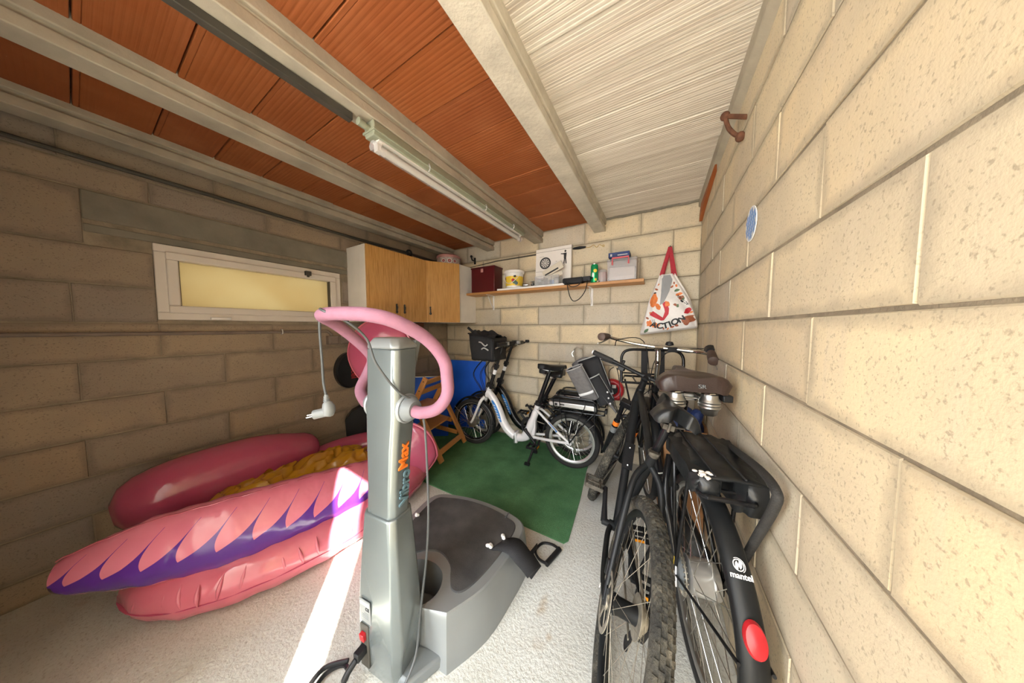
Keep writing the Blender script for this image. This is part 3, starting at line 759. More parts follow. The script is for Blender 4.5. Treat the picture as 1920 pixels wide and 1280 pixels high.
t = thing('parts_tray', 'clear plastic tray holding paper slips and small hardware', 'tray', on2(-0.98, 2.455))
tr = MB()
tr.span((-0.13, -0.06, 0), (0.13, 0.05, 0.003)); tr.span((-0.13, -0.06, 0), (-0.127, 0.05, 0.085)); tr.span((0.127, -0.06, 0), (0.13, 0.05, 0.085)); tr.span((-0.13, -0.06, 0), (0.13, -0.057, 0.085)); tr.span((-0.13, 0.047, 0), (0.13, 0.05, 0.085)); tr.span((-0.03, -0.06, 0), (-0.028, 0.05, 0.08)); tr.span((0.05, -0.06, 0), (0.052, 0.05, 0.08))
obj('tray', tr, 'clear', t)
o = thing('paper_packet', 'white paper packet leaning askew in the clear tray', 'packet', on2(-0.955, 2.425))
obj('sleeve', MB().box((0.03, 0, 0.145), (0.22, 0.012, 0.075), Matrix.Rotation(-0.42, 3, 'Y')), 'cream', o, bevel=0.002)
obj('wrench_print', MB().beam((-0.05, -0.008, 0.095), (0.09, -0.008, 0.155), 0.003, 0.014), 'printblack', o)
obj('sleeve_flap', MB().box((0.06, -0.012, 0.085), (0.16, 0.006, 0.04), Matrix.Rotation(-0.3, 3, 'Y')), 'cream', o, bevel=0.001)
for x, mm, lab in ((-1.07, 'clear', 'small clear jar of screws at the left of the tray'), (-0.93, 'blue', 'blue capped pot inside the clear tray'), (-0.89, 'white_plastic', 'white round pot at the right inside the clear tray')):
    o = thing('small_pot', lab, 'pot', on2(x, 2.44), group='little pots around the tray')
    obj('body', MB().lathe([(0.026, 0.003), (0.028, 0.008), (0.028, 0.038), (0.024, 0.042)], 18), mm, o)
    obj('lid', MB().lathe([(0.029, 0.04), (0.029, 0.055), (0.025, 0.058), (0.003, 0.059)], 18), 'alu', o)
o = thing('castor', 'small metal castor wheel lying on the white board', 'castor', on2(-1.155, 2.445))
obj('wheel', MB().torus((0, 0, 0.020), 0.013, 0.007, 'Y', 18, 8), 'black', o)
obj('fork', MB().span((-0.008, -0.014, 0.015), (0.008, -0.010, 0.048)).span((-0.008, 0.010, 0.015), (0.008, 0.014, 0.048)).span((-0.022, -0.018, 0.046), (0.022, 0.018, 0.052)), 'steel', o, bevel=0.001)
o = thing('bearing_cup', 'dark metal cup lying on its side near the yellow tub', 'cup', on2(-1.235, 2.445))
obj('cup', MB().lathe([(0.02, -0.03), (0.022, -0.02), (0.012, 0.02), (0.006, 0.03)], 16, (0, 0, 0.022), 'X'), 'alu', o)
obj('rim', MB().torus((-0.03, 0, 0.022), 0.02, 0.003, 'X', 18, 6), 'black', o)

t = thing('power_adapter', 'black charger brick with its cable looped over the shelf edge', 'charger', on(-0.69, 2.435))
obj('brick', MB().box((-0.03, 0, 0.036), (0.20, 0.07, 0.06)), 'blackfabric', t, bevel=0.018, seg=4)
obj('plug', MB().box((0.105, -0.01, 0.04), (0.07, 0.05, 0.045)).bar((0.13, 0, 0.045), (0.16, -0.01, 0.05), 0.008, 8), 'black', t, bevel=0.008)
obj('cable', MB().tube(sp([(-0.10, -0.035, 0.03), (-0.06, -0.075, 0.0), (-0.02, -0.078, -0.03), (0.04, -0.075, -0.02), (0.075, -0.04, 0.03)], 6), 0.004, 8).tube(sp([(-0.08, -0.03, 0.02), (-0.06, -0.078, -0.03), (-0.035, -0.08, -0.12), (0.0, -0.082, -0.165), (0.05, -0.08, -0.15), (0.10, -0.08, -0.09), (0.12, -0.075, -0.02), (0.11, -0.03, 0.03)], 6), 0.004, 8), 'black', t)
t = thing('drink_can', 'tall green drink can beside the clear storage box', 'can', on(-0.525, 2.455))
obj('can_body', MB().lathe([(0.026, 0.0), (0.033, 0.012), (0.033, 0.155), (0.027, 0.172)], 28), 'cangreen', t)
obj('rim', MB().lathe([(0.028, 0.170), (0.029, 0.175), (0.026, 0.177), (0.025, 0.172), (0.002, 0.171)], 28), 'steel', t)
for a, z, sc, mt in ((-1.15, .11, .016, 'yellow'), (-1.0, .03, .012, 'yellow'), (-1.75, .07, .010, 'white_plastic')):
    obj('print', MB().ball((0, 0, 0), (0.0015, sc, sc * (2.6 if mt == 'white_plastic' else 1)), 14, 6), mt, t, loc=(0.0325 * cos(a), 0.0325 * sin(a), z), rot=(0, 0, a))
t = thing('screw_jar', 'small reddish clear jar between the can and the storage box', 'jar', on(-0.455, 2.47))
obj('jar', MB().lathe([(0.036, 0.0), (0.038, 0.005), (0.038, 0.085), (0.034, 0.095)], 24), 'jarred', t)
obj('lid', MB().lathe([(0.036, 0.093), (0.037, 0.112), (0.033, 0.116), (0.004, 0.117)], 24), 'milky', t)
o = thing('round_knob', 'bright round knob lying on the shelf in front of the jar', 'knob', on(-0.487, 2.425))
obj('head', MB().lathe([(0.004, 0.0), (0.012, 0.004), (0.014, 0.01), (0.009, 0.018), (0.002, 0.02)], 14), 'steel', o)
t = thing('storage_box', 'clear plastic storage box with a coral carrying handle', 'box', on(-0.285, 2.475))
sb = MB(); a, b, h = 0.115, 0.075, 0.165
for s in (-1, 1):
    sb.box((s * a, 0, h / 2), (0.003, 2 * b, h)); sb.box((0, s * b, h / 2), (2 * a, 0.003, h))
sb.span((-a, -b, 0), (a, b, 0.003))
obj('box', sb, 'milky', t)
obj('lid', MB().box((0, 0, h + 0.012), (2 * a + 0.012, 2 * b + 0.012, 0.024)), 'milky', t, bevel=0.006)
obj('handle', MB().tube([(-0.075, -b - 0.006, 0.135), (-0.075, -b - 0.010, h + 0.028), (0.055, -b - 0.010, h + 0.028), (0.055, -b - 0.006, 0.135)], 0.0075, 8), 'pinkplastic', t)
obj('contents_paper', MB().box((0, 0, 0.065), (0.205, 0.13, 0.10), Matrix.Rotation(0.03, 3, 'Y')).box((0, -0.06, 0.02), (0.2, 0.015, 0.03)), 'paper', t, bevel=0.003)
t = thing('blue_carton', 'flat dark blue carton on top of the clear storage box', 'box', (-0.31, 2.47, SZ + h + 0.036))
obj('carton', MB().span((-0.085, -0.07, 0), (0.085, 0.07, 0.042)), 'navy', t, bevel=0.002)
obj('print', MB().span((-0.07, -0.0708, 0.010), (-0.055, -0.069, 0.03)).span((-0.01, -0.0708, 0.012), (0.07, -0.069, 0.020)), 'greypiping', t)

# fishing rod on its wall clip, behind the shelf
rd = thing('fishing_rod', 'thin dark fishing rod lying on wall clips above the shelf', 'rod', (-1.3, 2.578, 2.09))
obj('blank', MB().tube([(-0.82, 0, -0.03), (-0.4, 0, 0.0), (0.56, 0, 0.005)], [0.003, 0.006, 0.009], 8), 'conduit', rd)
obj('grip', MB().tube([(0.54, 0, 0.005), (0.60, 0, 0.004), (0.66, 0, 0.002)], [0.011, 0.016, 0.008], 10), 'black', rd)
obj('tip_wire', MB().tube(sp([(0.64, 0, 0.0), (0.70, 0, -0.006), (0.735, 0, 0.010), (0.765, 0, -0.016), (0.79, 0, 0.006), (0.815, 0, -0.010)], 4), 0.0026, 6).torus((0.828, 0, -0.012), 0.009, 0.0025, 'Y', 14, 6), 'gold', rd)
obj('guide', MB().torus((-0.70, -0.006, -0.018), 0.010, 0.002, 'Y', 14, 6).torus((-0.62, -0.006, -0.012), 0.006, 0.002, 'Y', 14, 6), 'gold', rd)
obj('wall_clip', MB().tube([(0.18, 0.010, 0.0), (0.18, -0.012, 0.0), (0.17, -0.016, -0.03), (0.15, -0.010, -0.05)], 0.005, 8), 'black', rd)
# ================================================================ shopping bag on its nail
bag = thing('shopping_bag', 'white shopper with autumn print and ACTION lettering hanging from a nail', 'bag', (0.073, YB, 1.26))
obj('nail', MB().bar((0, 0.01, 0.705), (0, -0.06, 0.712), 0.003, 8).lathe([(0.006, -0.063), (0.006, -0.060)], 10, (0, 0, 0.713), 'Y'), 'conduit', bag)
LV = [  # z, x-centre, half width, depth (front), sag
 (0.485, -0.012, 0.060, 0.060), (0.43, -0.010, 0.082, 0.085), (0.35, -0.006, 0.115, 0.115), (0.25, 0.0, 0.150, 0.140), (0.15, 0.002, 0.176, 0.155), (0.06, 0.002, 0.198, 0.155), (0.015, 0.0, 0.205, 0.145), (0.0, 0.0, 0.203, 0.12)]
def bag_pt(zf, a):
    """point on the bag skin: zf index (float) into LV, a angle; front is -y"""
    i = min(int(zf), len(LV) - 2); t = zf - i
    z, cx, w, d = (LV[i][q] * (1 - t) + LV[i + 1][q] * t for q in range(4))
    c, s_ = cos(a), sin(a)
    e = 0.55
    x = cx + w * math.copysign(abs(c) ** e, c); y = -d / 2 - 0.005 + (d / 2) * math.copysign(abs(s_) ** e, s_)
    y += 0.006 * sin(9 * a + z * 22) * (z > 0.02)
    tilt = 0.03 * (x / 0.2) * (1 - z / 0.5)
    return (x, min(y, -0.004), z + tilt)
b = MB().grid(lambda u, v: bag_pt(v * (len(LV) - 1), 2 * pi * u), 64, 28, closed_u=True)
b.f.append(tuple(i * 29 + 28 for i in range(64)))
obj('bag_body', b, 'bagwhite', bag, smooth=60)
def on_bag(x, z, off=0.002):
    """front skin point nearest local x, z"""
    for i in range(len(LV) - 1):
        if LV[i][0] >= z >= LV[i + 1][0]: break
    t = (LV[i][0] - z) / (LV[i][0] - LV[i + 1][0]); best = min((abs(bag_pt(i + t, -pi * k / 120)[0] - x), bag_pt(i + t, -pi * k / 120)) for k in range(1, 120))[1]
    return V((x, best[1] - off, best[2]))
# red webbing handles meeting on the nail, and the grey lining showing in the gap
obj('handle', MB().beam((0, -0.055, 0.712), (-0.07, -0.055, 0.435), 0.004, 0.026, (1, 0, 0.3)).beam((0, -0.055, 0.712), (0.045, -0.06, 0.455), 0.004, 0.026, (1, 0, -.2)), 'redcloth', bag, bevel=0.001)
obj('handle', MB().beam((0.0, -0.052, 0.71), (-0.052, -0.02, 0.46), 0.004, 0.026, (1, 0, 0.3)).beam((0.0, -0.05, 0.71), (0.03, -0.02, 0.47), 0.004, 0.026, (1, 0, -.2)), 'redcloth', bag, bevel=0.001)
def patch(name, poly, mt, off=0.0025, thick=None):
    """a flat print shape laid over the bag's front skin"""
    m = MB(); cx = sum(p[0] for p in poly) / len(poly); cz = sum(p[1] for p in poly) / len(poly); n = len(poly)
    rings = [1.0, 0.66, 0.33]
    for r in rings:
        for x, z in poly: m.v.append(on_bag(cx + (x - cx) * r, cz + (z - cz) * r, off))
    m.v.append(on_bag(cx, cz, off)); k = len(m.v) - 1
    for q in range(len(rings) - 1):
        for i in range(n): m.f.append((q * n + i, q * n + (i + 1) % n, (q + 1) * n + (i + 1) % n, (q + 1) * n + i))
    q = len(rings) - 1
    for i in range(n): m.f.append((q * n + i, q * n + (i + 1) % n, k))
    return obj(name, m, mt, bag, smooth=60)
def blob(cx, cz, rx, rz, rot=0.0, n=18, wob=0.12, seed=0):
    r_ = random.Random(seed); out = []
    for i in range(n):
        a = 2 * pi * i / n; k = 1 + r_.uniform(-wob, wob)
        x, z = rx * k * cos(a), rz * k * sin(a)
        out.append((cx + x * cos(rot) - z * sin(rot), cz + x * sin(rot) + z * cos(rot)))
    return out
patch('lining_fold', [(-0.062, 0.475), (0.025, 0.478), (0.022, 0.42), (0.002, 0.33), (-0.035, 0.24), (-0.062, 0.225), (-0.055, 0.33)], 'baggrey', 0.005)
# the red flap and fallen autumn print: leaves, tail shapes, berries
def bz(u, v): return (((1190 + u * .145) - 1257) * .0038, (628 - (500 + v * .145)) * .0038)
patch('print', [bz(*q) for q in ((375, 435), (430, 430), (470, 540), (465, 620), (410, 705), (385, 690), (420, 600), (410, 530))], 'printred', 0.0045)
patch('print', [bz(*q) for q in ((215, 600), (262, 550), (330, 610), (400, 670), (405, 705), (370, 705), (300, 660))], 'printred', 0.0045)
patch('print', blob(-0.108, 0.27, 0.026, 0.055, -0.2, seed=2), 'foxorange'); patch('print', blob(-0.075, 0.215, 0.016, 0.03, 0.5, seed=3), 'foxorange')
patch('print', blob(0.142, 0.085, 0.052, 0.032, 0.25, seed=4), 'printbrown'); patch('print', blob(0.125, 0.06, 0.02, 0.026, 0.0, seed=5), 'printbrown')
patch('print', blob(0.128, 0.155, 0.026, 0.022, 0.6, 10, .3, 6), 'printred'); patch('print', blob(-0.135, 0.085, 0.025, 0.03, 0.2, 12, .35, 7), 'foxorange')
patch('print', blob(-0.09, 0.065, 0.034, 0.02, -0.3, 12, .3, 8), 'foxorange'); patch('print', blob(-0.01, 0.23, 0.017, 0.026, 0.3, 10, .3, 9), 'foxorange', 0.0055)
patch('print', blob(0.07, 0.30, 0.022, 0.014, 0.4, 12, .25, 10), 'foxorange'); patch('print', blob(0.085, 0.27, 0.02, 0.016, 0, 12, .25, 11), 'printbrown')
for i, (x, z, r_, mt) in enumerate([(0.098, 0.262, .009, 'printgreen'), (0.09, 0.24, .008, 'printblack'), (0.055, 0.335, .012, 'printgreen'), (-0.155, 0.03, .012, 'printgreen'), (0.062, 0.205, .009, 'printgreen'), (0.045, 0.215, .009, 'printbrown'), (-0.125, 0.17, .008, 'foxorange'), (0.02, 0.37, .008, 'printbrown'), (0.035, 0.4, .007, 'printbrown'), (-0.09, 0.36, .008, 'printbrown'), (-0.1, 0.33, .007, 'printblack'), (-0.075, 0.4, .006, 'foxorange'), (0.05, 0.375, .008, 'foxorange'), (-0.15, 0.13, .008, 'printbrown'), (0.03, 0.035, .008, 'printbrown'), (0.0, 0.025, .006, 'foxorange'), (-0.03, 0.03, .006, 'printbrown'), (0.06, 0.045, .009, 'printbrown'), (0.155, 0.14, .008, 'foxorange')]):
    patch('print', blob(x, z, r_, r_ * 1.7, i * 0.8, 8, .2, 20 + i), mt)
for chh, x, z, an in (('A', -.104, .071, -22), ('C', -.060, .055, -8), ('T', -.019, .052, 4), ('I', .012, .060, 14), ('O', .046, .072, 26), ('N', .088, .092, 34)):
    p = on_bag(x, z, 0.0035); q = on_bag(x + 0.012, z, 0.0035); d = (q - p).normalized()
    text('lettering', chh, 0.064, 'printblack', bag, p, frame_rot(d + V((0, 0, math.tan(R(an)))), (0, 0, 1)), sx=1.12, bold=0.0024, shear=0.1)
for i in range(3):
    p = on_bag(-0.115 + 0.009 * i, 0.098, 0.003)
    patch('print', [(p.x - .002, .082), (p.x + .002, .082), (p.x + .004, .115), (p.x, .115)], 'baggrey', 0.003)
# the word again, small, running down the right gusset
for i, chh in enumerate('ACTION'):
    u = i / 5.0; x = 0.128 - 0.064 * u; z = 0.212 + 0.072 * u
    p = on_bag(x, z, 0.003); q = on_bag(x - 0.006, z + 0.011, 0.003)
    text('lettering', chh, 0.026, 'printblack', bag, p, frame_rot(q - p, (-.85, 0, -.5)), bold=0.0006)

# ================================================================ vibration exercise machine
mc = thing('vibration_machine', 'silver vibration exercise machine with pink foam handles and a black mat', 'exercise machine', (-0.86, 0.56, 0), (0, 0, R(6)))
RH = [(0.0, 0.045), (0.12, 0.052), (0.205, 0.07), (0.285, 0.212), (0.318, 0.38), (0.332, 0.52), (0.318, 0.60), (0.26, 0.645), (0.13, 0.675), (0.0, 0.685)]
full = sp([(x, y) + (0,) for x, y in RH], 1)
out = [(x, y) for x, y in RH] + [(-x, y) for x, y in RH[-2:0:-1]]
# rounded notch in the platform where the column stands
notch = [(0.085, 0.052), (0.112, 0.10), (0.112, 0.15), (0.075, 0.205), (0.0, 0.225), (-0.075, 0.205), (-0.112, 0.15), (-0.112, 0.10), (-0.085, 0.052)]
plan0 = RH[2:] + [(-x, y) for x, y in RH[-2:1:-1]] + [(-x, y) for x, y in [(0.205, 0.07)]][:0] + notch[::-1]
HP = 0.205
plan = [(p.x, p.y) for p in sp([(x, y, 0) for x, y in RH[2:] + [(-x, y) for x, y in RH[-2:1:-1]]], 4)] + [(p.x, p.y) for p in sp([(x, y, 0) for x, y in notch[::-1]], 4)]
pm_ = MB(); n = len(plan)
def ringpts(z, k): return [(x * k if not (abs(x) < 0.12 and y < 0.24) else x, (y - 0.38) * k + 0.38 if not (abs(x) < 0.12 and y < 0.24) else y, z) for x, y in plan]
for z, k in ((0.0, 1.07), (0.185, 1.0), (0.20, 0.985), (HP, 0.965)): pm_.v += [V(p) for p in ringpts(z, k)]
for q in range(3):
    for i in range(n): pm_.f.append((q * n + i, q * n + (i + 1) % n, (q + 1) * n + (i + 1) % n, (q + 1) * n + i))
pm_.f.append(tuple(3 * n + i for i in range(n))); pm_.f.append(tuple(range(n))[::-1])
plat = obj('platform', pm_, 'greyplastic', mc, smooth=28)
cup = MB(); m_ = len(notch)
cupm = MB().prism([(0.20, 0.075)] + [(x * 0.98, y) for x, y in notch] + [(-0.20, 0.075), (-0.13, -0.05), (0.13, -0.05)], 0.0, 0.05)
obj('base_foot', cupm, 'greydark', mc, bevel=0.01)
matp = [(0.085, 0.245), (0.13, 0.19), (0.165, 0.155), (0.21, 0.165), (0.245, 0.24), (0.275, 0.38), (0.285, 0.52), (0.27, 0.585), (0.22, 0.61), (0.11, 0.638), (0, 0.645)]
matq = [(0.0, 0.275)] + matp + [(-x, y) for x, y in matp[-2::-1]]
matq = [(p.x, p.y) for p in sp([(x, y, 0) for x, y in matq], 4, closed=True)]
obj('mat', MB().prism(matq, HP - 0.004, HP + 0.006, inset=0.004), 'mat', mc, bevel=0.002)
obj('rear_seam', MB().box((0.20, 0.625, HP - 0.01), (0.003, 0.05, 0.04)), 'greydark', mc)

# column: a chamfered box that narrows to a waist and widens to the head
def colring(z, w, d, y0, c):
    return [(w - c, -d + y0, z), (w, -d + c + y0, z), (w * .96, d - c + y0, z), (w * .9 - c, d + y0, z), (-w * .9 + c, d + y0, z), (-w * .96, d - c + y0, z), (-w, -d + c + y0, z), (-w + c, -d + y0, z)]
def column(levels, nm, mt, cap=True):
    m = MB(); 
    for l in levels: m.v += [V(p) for p in colring(*l)]
    for q in range(len(levels) - 1):
        for i in range(8): m.f.append((q * 8 + i, q * 8 + (i + 1) % 8, q * 8 + 8 + (i + 1) % 8, q * 8 + 8 + i))
    m.f.append(tuple(range(8))[::-1]); m.f.append(tuple((len(levels) - 1) * 8 + i for i in range(8)))
    return obj(nm, m, mt, mc, smooth=50, bevel=0.006, seg=3)
lowc = column([(0.0, 0.080, 0.062, 0, .022), (0.05, 0.095, 0.07, 0, .022), (0.16, 0.108, 0.074, 0, .024), (0.32, 0.102, 0.07, 0, .022), (0.50, 0.088, 0.062, 0, .02), (0.612, 0.080, 0.056, 0, .02), (0.622, 0.078, 0.054, 0, .02)], 'lower_column', 'silver')
upc = column([(0.61, 0.071, 0.048, 0, .018), (0.72, 0.071, 0.048, .006, .018), (0.86, 0.076, 0.051, 0.014, .018), (0.98, 0.083, 0.054, .024, .018), (1.06, 0.080, 0.056, .030, .018), (1.215, 0.081, 0.058, .038, .018), (1.222, 0.081, 0.058, .038, .018)], 'upper_column', 'silver')
head = column([(1.222, 0.080, 0.060, .040, .018), (1.235, 0.079, 0.062, .041, .02), (1.262, 0.060, 0.045, .036, .02)], 'display_head', 'greyplastic')
obj('display_panel', MB().box((0, 0.093, 1.19), (0.12, 0.03, 0.12), Matrix.Rotation(-0.3, 3, 'X')), 'greydark', mc, bevel=0.006)
for s in (1, -1):
    kn_ = obj('pivot_hub', MB().lathe([(0.052, 0.0), (0.054, 0.006), (0.050, 0.014)], 32, (0, 0, 0), 'X'), 'greyplastic', mc, loc=(s * 0.074, 0.026, 1.005), rot=(0, 0, 0 if s > 0 else pi))
    obj('hub_cap', MB().lathe([(0.045, 0.012), (0.046, 0.02), (0.034, 0.04), (0.030, 0.045)], 28, (0, 0, 0), 'X'), 'greydark', kn_)
HL = [(0.10, 0.02, 1.005), (0.14, 0.03, 0.995), (0.195, 0.05, 1.01), (0.232, 0.06, 1.06), (0.235, 0.06, 1.12), (0.232, 0.045, 1.19), (0.21, -0.01, 1.262), (0.17, -0.09, 1.315), (0.11, -0.135, 1.336), (0.0, -0.145, 1.342)]
loop = HL + [(-0.10, -0.138, 1.342), (-0.165, -0.105, 1.336), (-0.198, -0.05, 1.315), (-0.205, 0.01, 1.272), (-0.192, 0.07, 1.207), (-0.192, 0.098, 1.16), (-0.215, 0.09, 1.10), (-0.207, 0.05, 1.04), (-0.15, 0.03, 1.0), (-0.10, 0.02, 1.002)]
obj('foam_handle', MB().tube(sp(loop, 6), 0.0215, 16), 'pinkfoam', mc)
for s in (1, -1):
    obj('handle_core', MB().bar((s * 0.085, 0.015, 1.005), (s * 0.108, 0.022, 1.004), 0.016, 14), 'alu', mc)
def side_text(body, z, mt, par):
    x = 0.0735; o = text('lettering', body, 0.062, mt, par, (x, 0.0, z), frame_rot((0, 0, 1), (-1, -0.06, 0.0)), align='LEFT', bold=0.0012); return o
# lettering reads upward on the right flank
for body, z0, mt in (('Vibro', 0.655, 'teal'), ('Max', 0.785, 'orange')):
    o = text('lettering', body, 0.055, mt, mc, (0.0735, 0.006, z0), frame_rot((0, 0.09, 1), (0, -1, 0)), align='LEFT', bold=0.0014, extrude=0.0030)
    o.rotation_euler = frame_rot((0.038, 0.065, 1), (0.0, -1, 0.065)).to_euler()
# rating plate, switch and power inlet at the back
rl = obj('rating_plate', MB().span((-0.028, -0.001, -0.045), (0.028, 0.001, 0.045)), 'plugg', mc, loc=(-0.046, -0.0735, 0.262), rot=(R(2), 0, 0))
obj('plate_header', MB().span((-0.024, -0.0018, 0.024), (0.024, 0, 0.037)), 'paper', rl)
text('lettering', 'CE', 0.017, 'printblack', rl, (0.012, -0.0016, 0.012), (R(90), 0, 0))
for i in range(4):
    obj('print', MB().span((-0.018 + .012 * (i == 0), -0.0016, -0.008 - i * 0.007), (0.016, -0.0005, -0.0055 - i * 0.007)), 'greydark', rl)
pw = obj('power_inlet', MB().span((-0.022, -0.006, -0.09), (0.022, 0.01, 0.075)), 'conduit', mc, bevel=0.003, loc=(-0.052, -0.072, 0.135), rot=(R(0), 0, 0))
obj('rocker_switch', MB().box((0, -0.010, 0.035), (0.022, 0.014, 0.030), Matrix.Rotation(0.15, 3, 'X')), 'red', pw, bevel=0.002)
obj('inlet_plug', MB().box((0, -0.02, -0.015), (0.026, 0.04, 0.03)).tube(sp([(0, -0.035, -0.02), (-0.008, -0.06, -0.04), (-0.015, -0.075, -0.065)], 4), [0.011] * 8 + [0.008], 8), 'black', pw, bevel=0.003)
# power cord: coil on the floor by the plug, then up and over the handle
obj('coil', MB().tube(sp([(-0.07, -0.15, 0.03), (-0.10, -0.20, 0.02), (-0.17, -0.20, 0.012), (-0.19, -0.14, 0.014), (-0.14, -0.10, 0.03), (-0.08, -0.13, 0.05), (-0.10, -0.21, 0.035), (-0.18, -0.215, 0.03), (-0.2, -0.14, 0.03), (-0.13, -0.09, 0.04)], 6), 0.0075, 8), 'black', mc)
cord = [(-0.115, -0.14, 1.36), (-0.06, -0.165, 1.352), (0.005, -0.13, 1.315), (0.02, -0.08, 1.26), (0.05, -0.072, 1.18), (0.085, -0.02, 1.08), (0.108, 0.045, 1.02), (0.125, 0.06, 0.95), (0.13, 0.065, 0.80), (0.128, 0.07, 0.60), (0.115, 0.07, 0.42), (0.118, 0.03, 0.24), (0.132, -0.02, 0.10), (0.10, -0.10, 0.02), (0.0, -0.16, 0.008), (-0.10, -0.17, 0.010)]
obj('power_cord', MB().tube(sp(cord, 7), 0.0042, 8), 'cableg', mc)
lft = [(-0.115, -0.14, 1.36), (-0.165, -0.115, 1.345), (-0.19, -0.105, 1.29), (-0.193, -0.10, 1.18), (-0.19, -0.10, 1.10), (-0.178, -0.10, 1.055)]
obj('power_cord', MB().tube(sp(lft, 7), 0.0042, 8), 'cableg', mc)
pg = obj('mains_plug', MB().tube([(-0.178, -0.10, 1.058), (-0.176, -0.10, 1.03)], [0.006, 0.009], 10).tube(sp([(-0.176, -0.10, 1.032), (-0.168, -0.098, 1.005), (-0.172, -0.10, 0.985)], 4), [0.011, 0.015, 0.018, 0.020, 0.020, 0.020, 0.019, 0.018, 0.016], 10).bar((-0.172, -0.10, 0.997), (-0.208, -0.125, 0.988), 0.0165, 16), 'plugg', mc, smooth=40)
obj('strain_ribs', MB().torus((-0.1775, -0.10, 1.05), 0.007, 0.002, 'Z', 14, 6).torus((-0.1768, -0.10, 1.043), 0.008, 0.002, 'Z', 14, 6).torus((-0.176, -0.10, 1.036), 0.009, 0.002, 'Z', 14, 6), 'plugg', pg)
for dz in (-0.008, 0.008):
    obj('plug_pin', MB().bar((-0.205, -0.124 + 0 * dz, 0.988 + dz * .4), (-0.226 + dz * .3, -0.139, 0.983 + dz * .6), 0.0024, 8), 'chrome', pg)
# pull straps on the platform, clipped with white cord knots
SA = sp([(0.225, 0.385, HP + 0.010), (0.27, 0.390, HP + 0.020), (0.32, 0.385, HP + 0.022), (0.362, 0.385, HP - 0.012), (0.385, 0.41, HP - 0.065), (0.400, 0.430, HP - 0.110)], 4)
SB = sp([(0.262, 0.470, HP + 0.010), (0.30, 0.482, HP + 0.020), (0.345, 0.482, HP + 0.022), (0.392, 0.478, HP - 0.012), (0.420, 0.490, HP - 0.065), (0.438, 0.508, HP - 0.110)], 4)
st_m = MB(); nS = len(SA)
for a, b in zip(SA, SB): st_m.v += [a, (a + b) / 2 + V((0, 0, 0.002)), b]
for i in range(nS - 1): st_m.f += [(3 * i, 3 * i + 1, 3 * i + 4, 3 * i + 3), (3 * i + 1, 3 * i + 2, 3 * i + 5, 3 * i + 4)]
obj('pull_strap', st_m, 'blackfabric', mc, smooth=60, label='black nylon pull strap').modifiers.new('thick', 'SOLIDIFY').thickness = 0.006
lower = MB(); 
for a, b in zip(SA[-8:], SB[-8:]): lower.v += [a + V((0.012, 0.02, -.02)), b + V((0.0, 0.02, -.012))]
for i in range(7): lower.f.append((2 * i, 2 * i + 1, 2 * i + 3, 2 * i + 2))
obj('strap_loop', lower, 'blackfabric', mc, smooth=60).modifiers.new('thick', 'SOLIDIFY').thickness = 0.004
for x, y in ((0.258, 0.472), (0.222, 0.385), (0.214, 0.40), (-0.27, 0.40)):
    kk = MB()
    for q in range(4): kk.ball((x + random.uniform(-.012, .012), y + random.uniform(-.012, .012), HP + 0.016 + random.uniform(0, .008)), (0.011, 0.008, 0.008), 8, 6)
    obj('cord_knot', kk, 'white_plastic', mc)
obj('pull_strap', MB().grid(lambda u, v: V((-0.34 + 0.08 * u, 0.36 + 0.05 * v + 0.1 * u, 0.21 - 0.10 * (1 - u) + 0.01 * sin(6 * u))), 8, 3), 'blackfabric', mc).modifiers.new('thick', 'SOLIDIFY').thickness = 0.004
dh = thing('pull_handle', 'black plastic D shaped pull handle lying on the floor beside the platform', 'handle', (-0.50, 1.285, 0.0), (0, 0, R(-14)))
obj('grip', MB().bar((0.03, -0.065, 0.018), (0.03, 0.065, 0.018), 0.014, 12), 'black', dh)
obj('bow', MB().tube(sp([(0.03, -0.062, 0.018), (-0.02, -0.064, 0.014), (-0.065, -0.04, 0.012), (-0.075, 0.0, 0.012), (-0.065, 0.04, 0.012), (-0.02, 0.064, 0.014), (0.03, 0.062, 0.018)], 5), 0.007, 8), 'black', dh)
obj('webbing', MB().grid(lambda u, v: V((-0.07 + 0.012 * u, -0.02 - 0.13 * u + 0.0 * v, 0.012 + 0.035 * v)), 8, 2), 'blackfabric', dh).modifiers.new('thick', 'SOLIDIFY').thickness = 0.004

# ================================================================ wooden high chair
hc = thing('high_chair', 'orange beech wooden high chair standing on the green rug', 'chair', (-1.85, 1.88, 0.022), (0, 0, R(12)))
# local: x toward the right of the picture (chair front), y across
for s, nm in ((-1, 'leg'), (1, 'leg')):
    y = s * 0.225
    obj('leg', MB().beam((0.075, y, 0.0), (-0.245, y, 0.60), 0.024, 0.056, (0, 1, 0)).xf(Matrix.Identity(4)), 'pine', hc, bevel=0.003)
    obj('post', MB().beam((-0.53, y - s * 0.026, 0.0), (-0.105, y - s * 0.026, 0.79), 0.056, 0.024, (0, 1, 0)), 'pine', hc, bevel=0.008, seg=3)
    for z, x in ((0.755, -0.125), (0.66, -0.176)):
        obj('screw', MB().lathe([(0.006, -0.002), (0.006, 0.002)], 10, (x, y - s * 0.026 - 0.013, z), 'Y'), 'conduit', hc)
    obj('screw', MB().lathe([(0.005, -0.002), (0.005, 0.002)], 10, (0.035, y - 0.03, 0.075), 'Y'), 'conduit', hc)
for z, h in ((0.735, 0.055), (0.635, 0.055)):
    x = -0.53 + (z / 0.79) * 0.425
    obj('back_slat', MB().box((x - 0.004, 0, z), (0.018, 0.40, h), Matrix.Rotation(0.49, 3, 'Y')), 'pine', hc, bevel=0.003)
obj('seat', MB().box((-0.235, 0, 0.455), (0.30, 0.39, 0.018), Matrix.Rotation(0.03, 3, 'Y')), 'pine', hc, bevel=0.004)
